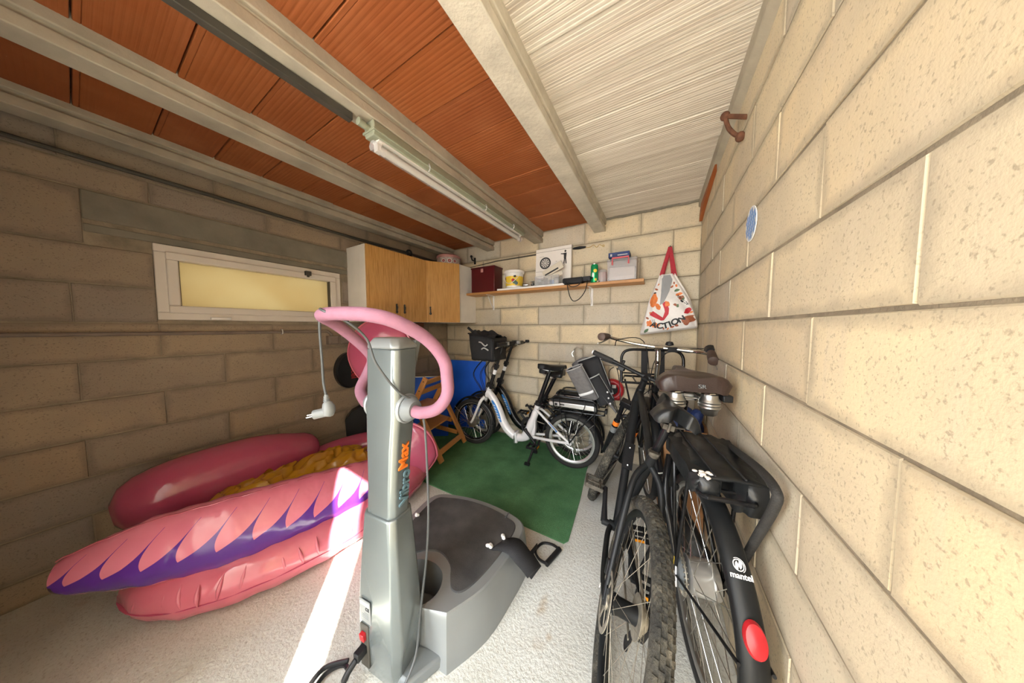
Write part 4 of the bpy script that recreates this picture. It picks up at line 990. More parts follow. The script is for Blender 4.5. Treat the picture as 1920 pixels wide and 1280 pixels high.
obj('footboard', MB().box((-0.20, 0, 0.27), (0.22, 0.39, 0.016)), 'pine', hc, bevel=0.004)
obj('front_rail', MB().box((0.035, 0, 0.075), (0.022, 0.45, 0.05), Matrix.Rotation(-0.49, 3, 'Y')), 'pine', hc, bevel=0.003)
for s in (-1, 1):
    for z, xa, xb in ((0.29, -0.375, -0.08), (0.16, -0.445, -0.01)):
        obj('side_rail', MB().beam((xa, s * 0.215 - s * 0.013, z), (xb, s * 0.215 - s * 0.005, z - 0.05), 0.018, 0.045), 'pine', hc, bevel=0.003)
obj('rear_rail', MB().box((-0.475, 0, 0.10), (0.022, 0.40, 0.05)), 'pine', hc, bevel=0.003)

# ================================================================ blue boards against the back wall
bp = thing('blue_board', 'tall blue board with a grey edge leaning on the back wall', 'board', (-2.14, 2.47, 0.0095), (R(-3), 0, R(8)))
obj('panel', MB().span((-0.36, -0.012, 0), (0.305, 0.012, 0.86)), 'bluepanel', bp, bevel=0.003)
for a, b in ((0.305, 0.33), (-0.375, -0.36)): obj('edge_profile', MB().span((a, -0.016, 0), (b, 0.016, 0.862)), 'alu', bp, bevel=0.003)
obj('top_profile', MB().span((-0.36, -0.015, 0.86), (0.305, 0.015, 0.866)), 'greypiping', bp)
bq = thing('blue_board', 'low blue board behind the high chair by the window wall', 'board', (-2.34, 2.02, 0.0095), (R(-4), 0, R(35)))
obj('panel', MB().span((-0.16, -0.012, 0), (0.26, 0.012, 0.70)), 'bluepanel', bq, bevel=0.003)
obj('top_profile', MB().span((-0.16, -0.014, 0.70), (0.26, 0.014, 0.708)), 'alu', bq)

# black padded things on the window wall
pd_ = thing('boxing_pad', 'black rounded pad with red lettering hanging on the window wall', 'pad', (XL, 1.275, 0.90))
obj('pad', MB().lathe([(0.02, 0.0), (0.155, 0.0), (0.168, 0.012), (0.168, 0.05), (0.15, 0.066), (0.02, 0.07)], 40, axis='X').xf(Matrix.Diagonal((1, 0.75, 1, 1))), 'blackvinyl', pd_)
for i, c_ in enumerate('excel'[1:]):
    pass
text('lettering', 'xcel', 0.075, 'red', pd_, (0.0715, 0.02, -0.02), frame_rot((0, 0, -1), (0, 1, 0)), bold=0.001)
hxp = thing('foam_block', 'dark hexagonal padded block standing on the float by the wall', 'block', (-2.36, 1.30, 0.255), (0, 0, R(60)))
obj('block', MB().prism([(-0.12, 0), (0.12, 0), (0.14, 0.1), (0.12, 0.25), (0.0, 0.325), (-0.08, 0.285), (-0.13, 0.22)], -0.05, 0.05, 'XZ'), 'blackmatte', hxp, bevel=0.004)

# ================================================================ big pink inflatable float
fl_ = thing('inflatable_float', 'big pink inflatable float with purple feather print on the floor by the window wall', 'pool float', (-1.995, 0.85, 0))
lt = MB()
def ringp(a, ax, by): return V((ax * cos(a), by * sin(a), 0))
pts = [V((0.41 * cos(2 * pi * i / 64), 0.70 * sin(2 * pi * i / 64), 0.117)) for i in range(64)]
lt.tube(pts, [0.112 + 0.004 * sin(i * 2.4) for i in range(64)], 20, closed=True)
obj('lower_tube', lt, 'pinkclear', fl_, smooth=60)
obj('weld_seam', MB().tube([V((0.41 * 1.272 * cos(a), 0.70 * 1.16 * sin(a), 0.105)) for a in [2 * pi * i / 64 for i in range(64)]], 0.006, 6, closed=True, flat=0.3), 'pinkvinyl', fl_)
# crimped folds along the front of the lower tube
cr = MB()
for i in range(15):
    a = -1.35 + i * 0.1; p = V((0.41 * cos(a), 0.70 * sin(a), 0.117)); nrm = V((cos(a) / 0.41, sin(a) / 0.70, 0)).normalized()
    path = [p + nrm * 0.110 * cos(t) + V((0, 0, 0.110 * sin(t))) + V((0.004 * sin(i * 5 + t * 3), 0.010 * sin(i + t * 2), 0)) for t in [-.1 + .13 * q for q in range(int(6 + 3 * abs(sin(i * 1.7))))]]
    cr.tube(path, [0.001 + 0.007 * sin(pi * q / (len(path) - 1)) for q in range(len(path))], 6)
o = obj('crimp_folds', cr, 'pinkclear', fl_, smooth=60); o['kind'] = 'stuff'
# deck sheet closing the ring
obj('deck', MB().grid(lambda u, v: V((0.34 * (v) * cos(2 * pi * u), 0.59 * v * sin(2 * pi * u), 0.17 + 0.02 * noise.noise(V((3 * v * cos(2 * pi * u), 5 * v * sin(2 * pi * u), 0))))), 48, 10, closed_u=True), 'pinkvinyl', fl_)
# the printed wing lying along the near side
W0 = [(-0.02, -0.92, 0.32), (0.10, -0.72, 0.325), (0.215, -0.50, 0.315), (0.285, -0.25, 0.295), (0.315, 0.0, 0.262), (0.29, 0.22, 0.225), (0.22, 0.42, 0.20)]
WR = [0.06, 0.135, 0.158, 0.158, 0.15, 0.125, 0.04]
wp = sp(W0, 8); nr = len(wp)
def lerp_r(i):
    t = i / 8; k = min(int(t), len(WR) - 2); f = t - k; return WR[k] * (1 - f) + WR[k + 1] * f
wm = MB(); NS = 40
for i, p in enumerate(wp):
    t = (wp[min(i + 1, nr - 1)] - wp[max(i - 1, 0)]).normalized(); side = t.cross(V((0, 0, 1))).normalized(); up = side.cross(t)
    for j in range(NS):
        a = 2 * pi * j / NS; r_ = lerp_r(i) * (1 + 0.02 * sin(i * 1.9 + 3 * a))
        sharp = 1.0 + 0.10 * max(0, cos(a - 1.35)) ** 18            # the welded top seam stands up a little
        wm.v.append(p + (side * cos(a) * 0.92 + up * sin(a) * 1.0) * r_ * sharp)
for i in range(nr - 1):
    for j in range(NS): wm.f.append((i * NS + j, i * NS + (j + 1) % NS, (i + 1) * NS + (j + 1) % NS, (i + 1) * NS + j))
wm.f.append(tuple(range(NS))[::-1]); wm.f.append(tuple((nr - 1) * NS + j for j in range(NS)))
wing = obj('wing', wm, 'wing', fl_, smooth=60)
uvl = wing.data.uv_layers.new(name='UVMap')
for poly in wing.data.polygons:
    for li in poly.loop_indices:
        vi = wing.data.loops[li].vertex_index; i, j = divmod(vi, NS)
        a = 360.0 * j / NS                                          # 0 = outward, 90 = top
        if a > 200: a -= 360
        v = (a + 62) / 140.0
        uvl.data[li].uv = (i / (nr - 1), v)
obj('wing_seam', MB().tube([p + V((0, 0, lerp_r(i) * 0.98)) + (wp[min(i + 1, nr - 1)] - wp[max(i - 1, 0)]).normalized().cross(V((0, 0, 1))).normalized() * lerp_r(i) * 0.22 + V((0, 0, .012 + 0.002 * sin(i * 2.1))) for i, p in enumerate(wp)], 0.007, 6, flat=0.35), 'pinkclear', fl_)
# tubes on the far side, against the wall
obj('rear_bolster', MB().tube(sp([(-0.34, -0.80, 0.36), (-0.33, -0.55, 0.39), (-0.33, -0.28, 0.39), (-0.36, -0.02, 0.35), (-0.38, 0.08, 0.32)], 5), [0.06, 0.12, .15, .165, .172, .175, .175, .175, .175, .175, .172, .168, .16, .15, .14, .135, .125, .105, .08, .05, .02], 20), 'pinkvinyl', fl_, smooth=60)
obj('side_bolster', MB().tube(sp([(-0.38, 0.0, 0.24), (-0.30, 0.25, 0.245), (-0.22, 0.42, 0.25), (0.0, 0.60, 0.26), (0.22, 0.56, 0.25), (0.34, 0.46, 0.22)], 5), [0.03, .07, .09, .10, .108, .112, .112, .112, .112, .112, .112, .112, .112, .112, .112, .11, .108, .10, .095, .09, .08, .07, .06, .05, .03, .02][:26], 20), 'pinkvinyl', fl_, smooth=60)
def petal(name, c, w, h, t, rz, tilt, mt, tipk=0.0, fl=0):
    m = MB()
    N_, Kk = 40, 8
    for k in range(-Kk, Kk + 1):
        f = k / Kk; rr = math.sqrt(max(0.0, 1 - abs(f) ** 2.4)); rr = 0.86 + 0.14 * rr if abs(f) < 1 else 0.86
        s_ = 1 - (abs(f) ** 3) * 0.16
        for i in range(N_):
            a = 2 * pi * i / N_; x = w * cos(a) * s_; z = h * sin(a) * s_
            if z < 0: x *= 1 - tipk * (-z / h) ** 1.3
            m.v.append(V((x, f * t, z)))
    L = 2 * Kk + 1
    for k in range(L - 1):
        for i in range(N_): m.f.append((k * N_ + i, k * N_ + (i + 1) % N_, (k + 1) * N_ + (i + 1) % N_, (k + 1) * N_ + i))
    for base, sg in ((0, -1), ((L - 1) * N_, 1)):
        prev = base; 
        for q, (sc, bulge) in enumerate(((0.7, 0.35), (0.4, 0.55), (0.12, 0.62))):
            o_ = len(m.v)
            for i in range(N_): v = m.v[base + i]; m.v.append(V((v.x * sc, sg * t * (1 + bulge), v.z * sc)))
            for i in range(N_): m.f.append((prev + i, prev + (i + 1) % N_, o_ + (i + 1) % N_, o_ + i))
            prev = o_
        m.f.append(tuple(prev + i for i in range(N_)))
    pt = obj(name, m, mt, fl_, smooth=60, loc=c, rot=(tilt, 0, rz))
    rim = MB()
    path = []
    for i in range(N_):
        a = 2 * pi * i / N_; x = w * 1.02 * cos(a); z = h * 1.02 * sin(a)
        if z < 0: x *= 1 - tipk * (-z / h) ** 1.3
        path.append((x, 0, z))
    obj('petal_seam', rim.tube(path, 0.009, 6, closed=True), 'pinkclear', pt)
    return pt
petal('upright_petal', (0.095, 0.36, 1.09), 0.235, 0.27, 0.045, R(38), R(-4), 'pinkvinyl', 0.15)
obj('neck', MB().tube(sp([(0.22, 0.44, 0.2), (0.20, 0.43, 0.45), (0.16, 0.40, 0.70), (0.12, 0.37, 0.90)], 5), [0.10] * 4 + [0.085] * 4 + [0.075] * 8, 18), 'pinkvinyl', fl_, smooth=60)
petal('tail_petal', (0.30, 0.42, 0.275), 0.23, 0.28, 0.035, R(36), R(6), 'pinkvinyl', 0.75)

# crumpled ochre plastic lying in the float
def crumple(u, v):
    x = -0.19 + 0.40 * v; y = -0.62 + 0.86 * u
    n1 = noise.noise(V((x * 7, y * 5, 2.0))); n2 = 1 - abs(noise.noise(V((x * 11 + y * 8, y * 9 - x * 6, 5.0)))) * 2; n3 = noise.noise(V((x * 24, y * 20, 9.0)))
    e = min(u, 1 - u, v, 1 - v); drop = max(0, 0.14 - e) * 0.55
    return V((x + 0.03 * n1, y + 0.03 * n2, 0.115 + 0.05 * n1 + 0.045 * n2 + 0.016 * n3 - drop + 0.05 * sin(pi * v)))
oc = obj('plastic_sheet', MB().grid(crumple, 120, 76), 'ochre', None, smooth=50, loc=(-2.02, 0.87, 0.195))
oc.modifiers.new('thick', 'SOLIDIFY').thickness = 0.002
tag(oc, 'crumpled ochre yellow plastic sheet lying on the pink float', 'plastic sheet')
# ================================================================ bicycles
def spoke_mesh(r0, r1, th=0.0011, mt='steel'):
    me = mesh(MB().bar((r0, 0, 0), (r1, 0, 0), th, 5), 'spoke'); me.materials.append(M[mt]); return me
def wheel(par, cx, cz, Rr, tr, rimm, n_sp, hub_r, hub_w, hub_mat, tyre_mat='rubber', rim_w=0.022, rim_h=0.022, tread=False, rot=None, flange=None, thick=0.0011, sp_mat='steel'):
    """a wheel in the XZ plane: Rr outer radius, tr tyre half width; the rim is the part, tyre/hub/spokes hang on it"""
    rr = Rr - 2 * tr + 0.004
    prof = [(0.0, -rim_w / 2), (0.0, rim_w / 2), (-rim_h * .5, rim_w / 2), (-rim_h, rim_w * .2), (-rim_h, -rim_w * .2), (-rim_h * .5, -rim_w / 2)]
    w = obj('wheel_rim', MB().torus((0, 0, 0), rr, 0, 'Y', 56, prof=prof), rimm, par, loc=(cx, 0, cz), rot=rot, smooth=40)
    m = MB().torus((0, 0, 0), Rr - tr, tr, 'Y', 72, 14)
    obj('tyre', m, tyre_mat, w, smooth=60)
    if tread:
        kn = MB(); N = 84
        for i in range(N):
            for row, y in ((0, -0.55), (1, -0.18), (2, 0.2), (3, 0.57)):
                a = 2 * pi * (i + 0.5 * (row % 2)) / N; ph = math.asin(y)
                q = (Rr - tr) + tr * cos(ph) * 1.0
                mt = Matrix.Rotation(-a, 3, 'Y') @ Matrix.Rotation(ph, 3, 'Z')
                kn.box(Matrix.Rotation(-a, 3, 'Y') @ V((q, tr * y, 0)), (0.007, 0.0115, 0.013), mt)
        o = obj('tread_knobs', kn, tyre_mat, w, smooth=0); o['kind'] = 'stuff'
    fl = flange or (hub_r * 0.95, hub_w / 2)
    h = MB().lathe([(0.008, -hub_w / 2 - 0.03), (0.009, -hub_w / 2 - 0.004), (hub_r, -hub_w / 2), (hub_r, -hub_w / 2 + 0.004), (hub_r * .82, -hub_w / 4), (hub_r * .82, hub_w / 4), (hub_r, hub_w / 2 - 0.004), (hub_r, hub_w / 2), (0.009, hub_w / 2 + 0.004), (0.008, hub_w / 2 + 0.03)], 24, axis='Y')
    obj('hub', h, hub_mat, w, smooth=30)
    L = rr - rim_h - fl[0] * 0.8
    me = spoke_mesh(0, math.hypot(rr - rim_h + 0.004 - fl[0] * .3, fl[1]), thick, sp_mat)
    for i in range(n_sp):
        a = 2 * pi * i / n_sp; side = 1 if i % 2 else -1; lean = (0.42 if (i // 2) % 2 else -0.42)
        p = V((fl[0] * .92 * cos(a + lean * 2.2), side * fl[1], fl[0] * .92 * sin(a + lean * 2.2))); q = V(((rr - rim_h + 0.002) * cos(a), 0, (rr - rim_h + 0.002) * sin(a)))
        d = q - p
        o = bpy.data.objects.new('spoke', me); col.objects.link(o); o.parent = w; o.location = p
        o.rotation_euler = d.to_track_quat('X', 'Z').to_euler(); o.scale = (d.length / math.hypot(rr - rim_h + 0.004 - fl[0] * .3, fl[1]), 1, 1)
    return w
def guard(Rr, w, a0, a1, n=40):
    prof = [(-0.012, -w / 2), (-0.002, -w * .40), (0.004, -w * .2), (0.006, 0), (0.004, w * .2), (-0.002, w * .40), (-0.012, w / 2), (-0.014, w / 2 - 0.001), (0.002, 0), (-0.014, -w / 2 + 0.001)]
    return MB().torus((0, 0, 0), Rr, 0, 'Y', n, a0=a0, a1=a1, prof=prof)
def saddle(par, loc, L, W, mt, h=0.05, pitch=0.0, nosew=0.035, name='saddle', dip=0.3, rails=True, notch=False, droop=0.45, cpow=3.2, valley=0.22):
    """saddle seen from above as a pear: nose at +x, tail at -x; notch splits the tail"""
    def half(u):          # u 0 tail .. 1 nose
        t = min(1, max(0, (u - 0.30) / 0.45)); s_ = t * t * (3 - 2 * t)
        w = (W / 2) * (1 - s_) + nosew / 2 * s_
        if u < 0.10: w *= 0.80 + 0.20 * math.sqrt(max(0, 1 - ((0.10 - u) / 0.10) ** 2))
        if u > 0.93: w *= math.sqrt(max(0.02, 1 - ((u - 0.93) / 0.075) ** 2))
        return w
    m = MB(); NU, NV = 30, 16
    def pt(u, v):
        s_ = -1 + 2 * v; w = half(u); x = -L * 0.38 + L * u
        crown = 1 - abs(s_) ** cpow
        z = h * (0.35 + 0.65 * crown) - h * dip * sin(pi * min(1, max(0, (u - .1) / .8))) * 0.6 + 0.12 * h * (u > 0.8) * -(u - 0.8) * 5
        z -= h * droop * abs(s_) ** 4
        if u < 0.35: z += h * 0.10 * (1 - u / 0.35) - (h * valley) * (1 - s_ * s_) * (0.35 - u) / 0.35
        if notch and u < 0.3: x += 0.06 * max(0, 1 - abs(s_) * 2.2) * (1 - u / 0.3)
        return V((x, s_ * w, z))
    m.grid(pt, NU, NV); k = len(m.v)
    W1 = NV + 1
    for p in list(m.v[:k]): m.v.append(V((p.x * .97, p.y * 0.90, min(p.z - 0.008, -h * 0.30 + 0.25 * p.z))))
    for i in range(NU):
        for j in range(NV):
            a, b = i * W1 + j, (i + 1) * W1 + j; m.f.append((k + a, k + a + 1, k + b + 1, k + b))
    edge = [i * W1 for i in range(NU + 1)] + [NU * W1 + j for j in range(1, W1)] + [i * W1 + NV for i in range(NU - 1, -1, -1)] + list(range(NV - 1, 0, -1))
    for i in range(len(edge)):
        a, b = edge[i], edge[(i + 1) % len(edge)]; m.f.append((a, b, k + b, k + a))
    s_ = obj(name, m, mt, par, smooth=70, loc=loc, rot=(0, R(pitch), 0))
    if rails:
        rl = MB()
        for y in (-1, 1): rl.tube(sp([(L * .5, 0.006 * y, -h * .1), (L * .36, y * .022, -h * .55), (0.0, y * .022, -h * .75), (-L * .22, y * .04, -h * .35)], 5), 0.0038, 8)
        obj('saddle_rail', rl, 'steel', s_)
    return s_
def crank(par, bx, bz, y, ang, L=0.17, mt='black', pedal_mt='black', pedal=True, refl=True):
    x, z = bx + L * cos(ang), bz + L * sin(ang)
    c = obj('crank_arm', MB().tube([(bx, y, bz), (bx + (x - bx) * .5, y * 1.12, bz + (z - bz) * .5), (x, y * 1.25, z)], [0.017, 0.012, 0.013], 10).bar((bx, 0, bz), (bx, y * 1.15, bz), 0.016, 12), mt, par)
    if pedal:
        s_ = 1 if y > 0 else -1; c0 = V((x, y * 1.25 + s_ * 0.06, z)); pm2 = MB()
        pm2.box(c0 + V((0.045, 0, 0)), (0.012, 0.095, 0.022)); pm2.box(c0 + V((-0.045, 0, 0)), (0.012, 0.095, 0.022)); pm2.box(c0 + V((0, s_ * 0.045, 0)), (0.09, 0.010, 0.020)); pm2.box(c0 + V((0, -s_ * 0.03, 0)), (0.09, 0.010, 0.018))
        pm2.bar((x, y * 1.2, z), c0 + V((0, s_ * 0.04, 0)), 0.009, 10)
        for t in range(-3, 4): pm2.box(c0 + V((0.045, t * 0.013, 0.012)), (0.010, 0.005, 0.005)); pm2.box(c0 + V((-0.045, t * 0.013, 0.012)), (0.010, 0.005, 0.005))
        p = obj('pedal', pm2, pedal_mt, c, bevel=0.0015)
        if refl: obj('pedal_reflector', MB().box(c0 + V((0.0515, 0, 0)), (0.003, 0.05, 0.014)).box(c0 + V((-0.0515, 0, 0)), (0.003, 0.05, 0.014)), 'amber', c)
    return c
def chainring(par, bx, bz, y, r=0.085, mt='black'):
    m = MB().torus((bx, y, bz), r, 0, 'Y', 48, prof=[(0, -.002), (0, .002), (-.018, .002), (-.018, -.002)])
    for i in range(40):
        a = 2 * pi * i / 40; m.box((bx + (r + .002) * cos(a), y, bz + (r + .002) * sin(a)), (0.007, 0.002, 0.005), Matrix.Rotation(-a, 3, 'Y'))
    for i in range(5):
        a = 2 * pi * i / 5; m.beam((bx, y, bz), (bx + (r - .008) * cos(a), y, bz + (r - .008) * sin(a)), 0.004, 0.016, (-sin(a), 0, cos(a)))
    return obj('chainring', m, mt, par)

# ---------------------------------------------------------------- folding e-bikes (left side faces the room)
def folding_bike(label, loc, rz, fm, decal_m, lean, basket, dz=0.0, saddle_dz=0.0, saddle_pitch=0, bar_yaw=0.0, sad_dx=0.0):
    B = thing('folding_bike', label, 'bicycle', loc, (R(lean), 0, rz), 'folding electric bikes by the back wall')
    white = fm == 'whitepaint'
    wheel(B, 0.0, 0.25, 0.253, 0.024, 'rim', 36, 0.033, 0.09, 'alu', rim_w=0.025, rim_h=0.024, thick=0.0013)
    fw = wheel(B, 1.085, 0.25, 0.253, 0.024, 'rim' if not white else 'blackgloss', 36, 0.058, 0.08, 'alu', rim_w=0.025, rim_h=0.022, flange=(0.056, 0.03), thick=0.0013)
    fw.rotation_euler = (0, 0, R(4))
    obj('rim_stripe', MB().torus((0, 0, 0), 0.207, 0, 'Y', 56, prof=[(.0, -.0131), (.0, .0131), (-.003, .0131), (-.003, -.0131)]), 'rim', fw)
    # frame: S shaped main tube, seat mast, rear triangle
    S_ = sp([(0.905, 0, 0.60), (0.865, 0, 0.575), (0.815, 0, 0.515), (0.765, 0, 0.425), (0.715, 0, 0.315), (0.655, 0, 0.232), (0.575, 0, 0.182), (0.50, 0, 0.178), (0.43, 0, 0.205)], 6)
    fr = MB().tube(S_, [0.032 + 0.008 * sin(pi * i / (len(S_) - 1)) for i in range(len(S_))], 16, flat=1.12)
    fr.tube(sp([(0.455, 0, 0.20), (0.415, 0, 0.28), (0.375, 0, 0.39), (0.345, 0, 0.48), (0.325, 0, 0.545)], 4), [0.048] * 4 + [0.043] * 4 + [0.034] * 4 + [0.027] * 5, 16)
    fr.prism([(0.47, 0.215), (0.36, 0.21), (0.345, 0.30), (0.345, 0.42), (0.375, 0.42), (0.42, 0.30)], -0.022, 0.022, 'XZ')
    fr.bar((0.905, 0, 0.555), (0.868, 0, 0.66), 0.026, 16)
    for s in (-1, 1):
        fr.tube(sp([(0.40, s * .03, 0.222), (0.28, s * .05, 0.232), (0.12, s * .064, 0.242), (0, s * .066, 0.25)], 4), 0.0135, 10)
        fr.tube(sp([(0.345, s * .02, 0.50), (0.285, s * .048, 0.47), (0.13, s * .062, 0.345), (0.0, s * .066, 0.25)], 4), 0.0125, 10)
        fr.lathe([(0.019, -0.004), (0.019, 0.004)], 14, (0, s * .067, 0.25), 'Y')
    f = obj('frame', fr, fm, B, smooth=50)
    obj('hinge', MB().box((0.553, 0, 0.180), (0.030, 0.086, 0.108), Matrix.Rotation(0.12, 3, 'Y')), fm, f, bevel=0.006)
    obj('hinge_lever', MB().beam((0.56, 0.05, 0.205), (0.56, 0.052, 0.13), 0.012, 0.014, (1, 0, 0)), 'steel', f, bevel=0.003)
    # decal strip and lettering on both flanks of the main tube
    for s in (-1, 1):
        dpts = [p for p in S_ if 0.30 < p.z < 0.53 and p.x > 0.6]
        m = MB()
        for i, p in enumerate(dpts):
            t = (dpts[min(i + 1, len(dpts) - 1)] - dpts[max(i - 1, 0)]).normalized(); nn = V((-t.z, 0, t.x))
            k = 0.018 * (1 - abs(2 * i / (len(dpts) - 1) - 1) ** 3 * .6)
            m.v += [p + nn * k * 1.0 + V((0, s * 0.0400, 0)), p + nn * k * .2 + V((0, s * 0.0425, 0)), p - nn * k + V((0, s * 0.0400, 0))]
        for i in range(len(dpts) - 1): m.f += [(3 * i, 3 * i + 1, 3 * i + 4, 3 * i + 3), (3 * i + 1, 3 * i + 2, 3 * i + 5, 3 * i + 4)]
        obj('decal', m, decal_m, f, smooth=60)
    # pale slanted strokes of the (unreadable) frame print
    for q in range(6):
        pz = 0.345 + 0.027 * q; px_ = 0.733 + 0.46 * (pz - 0.345) + 0.0
        obj('decal_stroke', MB().beam((px_ - 0.011, 0.0435, pz - 0.006), (px_ + 0.012, 0.0435, pz + 0.004), 0.003, 0.007), 'whitepaint', f)
    obj('decal', MB().beam((0.20, 0.066, 0.405), (0.115, 0.074, 0.335), 0.004, 0.014, (0.6, 0, 0.8)), decal_m, f)
    # fork, stem and handlebar
    fk = MB().tube(sp([(0.93, 0, 0.54), (0.935, 0, 0.525)], 2), 0.03, 12)
    for s in (-1, 1): fk.tube(sp([(0.925, s * .02, 0.545), (0.955, s * .05, 0.505), (1.005, s * .052, 0.40), (1.055, s * .052, 0.295), (1.085, s * .052, 0.25)], 5), [0.017] * 8 + [0.014] * 13, 10)
    obj('fork', fk, fm, B, smooth=50)
    stt = V((0.715, 0, 1.09)); sb_ = V((0.868, 0, 0.655))
    st_ = obj('handlebar_stem', MB().bar(sb_, sb_ + (stt - sb_) * .55, 0.019, 14).bar(sb_ + (stt - sb_) * .5, stt, 0.0145, 14).box(sb_ + V((0, 0, 0.015)), (0.07, 0.05, 0.05), Matrix.Rotation(-0.33, 3, 'Y')).box(sb_ + (stt - sb_) * .52, (0.045, 0.045, 0.04), Matrix.Rotation(-0.33, 3, 'Y')), 'black', B, bevel=0.003)
    obj('stem_label', MB().bar(sb_ + (stt - sb_) * .33, sb_ + (stt - sb_) * .44, 0.0196, 14), 'reflective', st_)
    yr = Matrix.Rotation(bar_yaw, 3, 'Z')
    hp = sp([stt + yr @ V((-0.10, y, 0.035)) if abs(y) > .2 else stt + yr @ V((-.01, y, 0.005)) for y in (-0.27, -0.21, -0.08, 0.08, 0.21, 0.27)], 5)
    hb = obj('handlebar', MB().tube(hp, 0.0125, 10), 'black', B)
    for e in (0, -1):
        d = (hp[e] - hp[e + 4 if e == 0 else -5]).normalized()
        obj('grip', MB().tube([hp[e], hp[e] - d * 0.12], [0.0175, 0.0165], 12), 'black', hb)
        q = hp[e] - d * 0.145
        obj('brake_lever', MB().tube(sp([q, q + V((0.035, 0, -0.015)), q + V((0.05, 0, -0.022)) + d * 0.05, q + V((0.045, 0, -0.035)) + d * 0.12], 4), 0.006, 8).box(q, (0.03, 0.03, 0.03)), 'alu' if white else 'black', hb)
    obj('display', MB().box(stt + V((-0.02, 0.07 if white else -0.05, 0.035)), (0.06, 0.075, 0.03)), 'black', hb, bevel=0.005)
    cb_ = MB()
    for y, k in ((-0.13, 0.10), (0.12, 0.13), (0.06, 0.17), (-0.05, 0.07)):
        cb_.tube(sp([stt + V((-0.02, y, 0)), stt + V((0.10 + k * .3, y * .9, -0.10)), (0.98 + k * .4, y * .6, 0.80), (0.97, y * .3, 0.64), (0.93, y * .1, 0.55)], 5), 0.0032, 6)
    obj('control_cables', cb_, 'black', B)
    # seat post and saddle
    obj('seat_clamp', MB().bar((0.328, 0, 0.535), (0.318, 0, 0.57), 0.033, 14).box((0.335, 0.03, 0.555), (0.03, 0.03, 0.02)), 'black', B, bevel=0.003)
    obj('seatpost', MB().bar((0.325, 0, 0.545), (0.213, 0, 0.862 + saddle_dz), 0.0215, 16).bar((0.205, -.03, 0.872 + saddle_dz), (0.205, .03, 0.872 + saddle_dz), 0.014, 10), 'blackgloss', B)
    sd = saddle(B, (0.165 + sad_dx, 0, (0.908 if white else 0.895) + saddle_dz), 0.265, 0.165, 'blackvinyl', 0.036 if white else 0.06, saddle_pitch, 0.05)
    # drive
    chainring(B, 0.435, 0.285, -0.045, 0.088)
    crank(B, 0.435, 0.285, 0.055, R(-136), 0.15)
    crank(B, 0.435, 0.285, -0.065, R(44), 0.15)
    obj('chain_guard', MB().torus((0.435, -0.055, 0.285), 0.098, 0, 'Y', 40, prof=[(0, -.002), (0, .002), (-.03, .002), (-.03, -.002)]), 'black', B)
    ch_ = MB()
    for s in (1, -1): ch_.beam((0.43, -0.045, 0.285 + s * 0.086), (0.0, -0.045, 0.25 + s * 0.035), 0.006, 0.007)
    obj('chain', ch_, 'dirtymetal', B)
    obj('sprocket', MB().lathe([(0.05, -0.002), (0.05, 0.002), (0.03, 0.006), (0.028, 0.012)], 30, (0, -0.045, 0.25), 'Y'), 'dirtymetal', B)
    obj('derailleur', MB().beam((0.0, -0.055, 0.235), (-0.015, -0.06, 0.17), 0.012, 0.02).beam((-0.01, -0.05, 0.175), (-0.035, -0.05, 0.115), 0.008, 0.02).torus((-0.035, -0.05, 0.118), 0.016, 0.004, 'Y', 14, 6), 'steel', B, bevel=0.002)
    obj('derailleur_guard', MB().tube(sp([(0.02, -0.08, 0.245), (0.09, -0.085, 0.20), (0.09, -0.085, 0.16), (-0.03, -0.085, 0.10), (-0.05, -0.085, 0.13)], 4), 0.004, 6), 'steel', B)
    obj('kickstand', MB().tube(sp([(0.34, 0.03, 0.22), (0.335, 0.06, 0.18), (0.35, 0.11, 0.09), (0.372, 0.15, 0.012)], 4), [0.011] * 9 + [0.010] * 4, 10).box((0.375, 0.152, 0.012), (0.05, 0.025, 0.024)), 'black', B, bevel=0.003)
    # rack with the slim battery pack
    rk = MB()
    for s in (-1, 1):
        rk.tube(sp([(0.25, s * .055, 0.535), (0.10, s * .06, 0.538), (-0.25, s * .06, 0.542), (-0.285, s * .03, 0.542)], 4), 0.0065, 8)
        rk.bar((0.05, s * .06, 0.538), (0.0, s * .075, 0.255), 0.0055, 8); rk.tube(sp([(-0.20, s * .06, 0.54), (-0.12, s * .075, 0.44), (0.0, s * .075, 0.255)], 4), 0.0055, 8)
    rk.bar((-0.285, -.03, 0.542), (-0.285, .03, 0.542), 0.0065, 8).bar((0.25, -.055, 0.535), (0.30, 0, 0.53), 0.006, 8).bar((0.25, .055, 0.535), (0.30, 0, 0.53), 0.006, 8)
    for x in (-0.15, 0.0, 0.15): rk.bar((x, -.06, 0.538), (x, .06, 0.538), 0.005, 8)
    # upper hoop over the pack
    for s in (-1, 1): rk.tube(sp([(0.15, s * .06, 0.565), (0.14, s * .066, 0.655), (-0.02, s * .066, 0.662), (-0.20, s * .066, 0.655), (-0.23, s * .06, 0.565)], 4), 0.0055, 8)
    for x in (0.12, -0.08, -0.19): rk.bar((x, -.066, 0.66), (x, .066, 0.66), 0.005, 8)
    R_ = obj('rear_rack', rk, 'blackgloss', B)
    bt = obj('battery', MB().prism([(0.19, 0.565), (0.205, 0.59), (0.195, 0.615), (-0.20, 0.615), (-0.225, 0.60), (-0.225, 0.562)], -0.062, 0.062, 'XZ'), 'alu', B, bevel=0.010, seg=3)
    obj('battery_lid', MB().prism([(0.192, 0.614), (0.18, 0.64), (-0.20, 0.642), (-0.22, 0.622), (-0.21, 0.612)], -0.060, 0.060, 'XZ'), 'black', bt, bevel=0.008)
    obj('battery_lock', MB().box((0.13, 0.061, 0.59), (0.025, 0.006, 0.022)).box((0.075, 0.061, 0.592), (0.045, 0.006, 0.010)), 'black', bt)
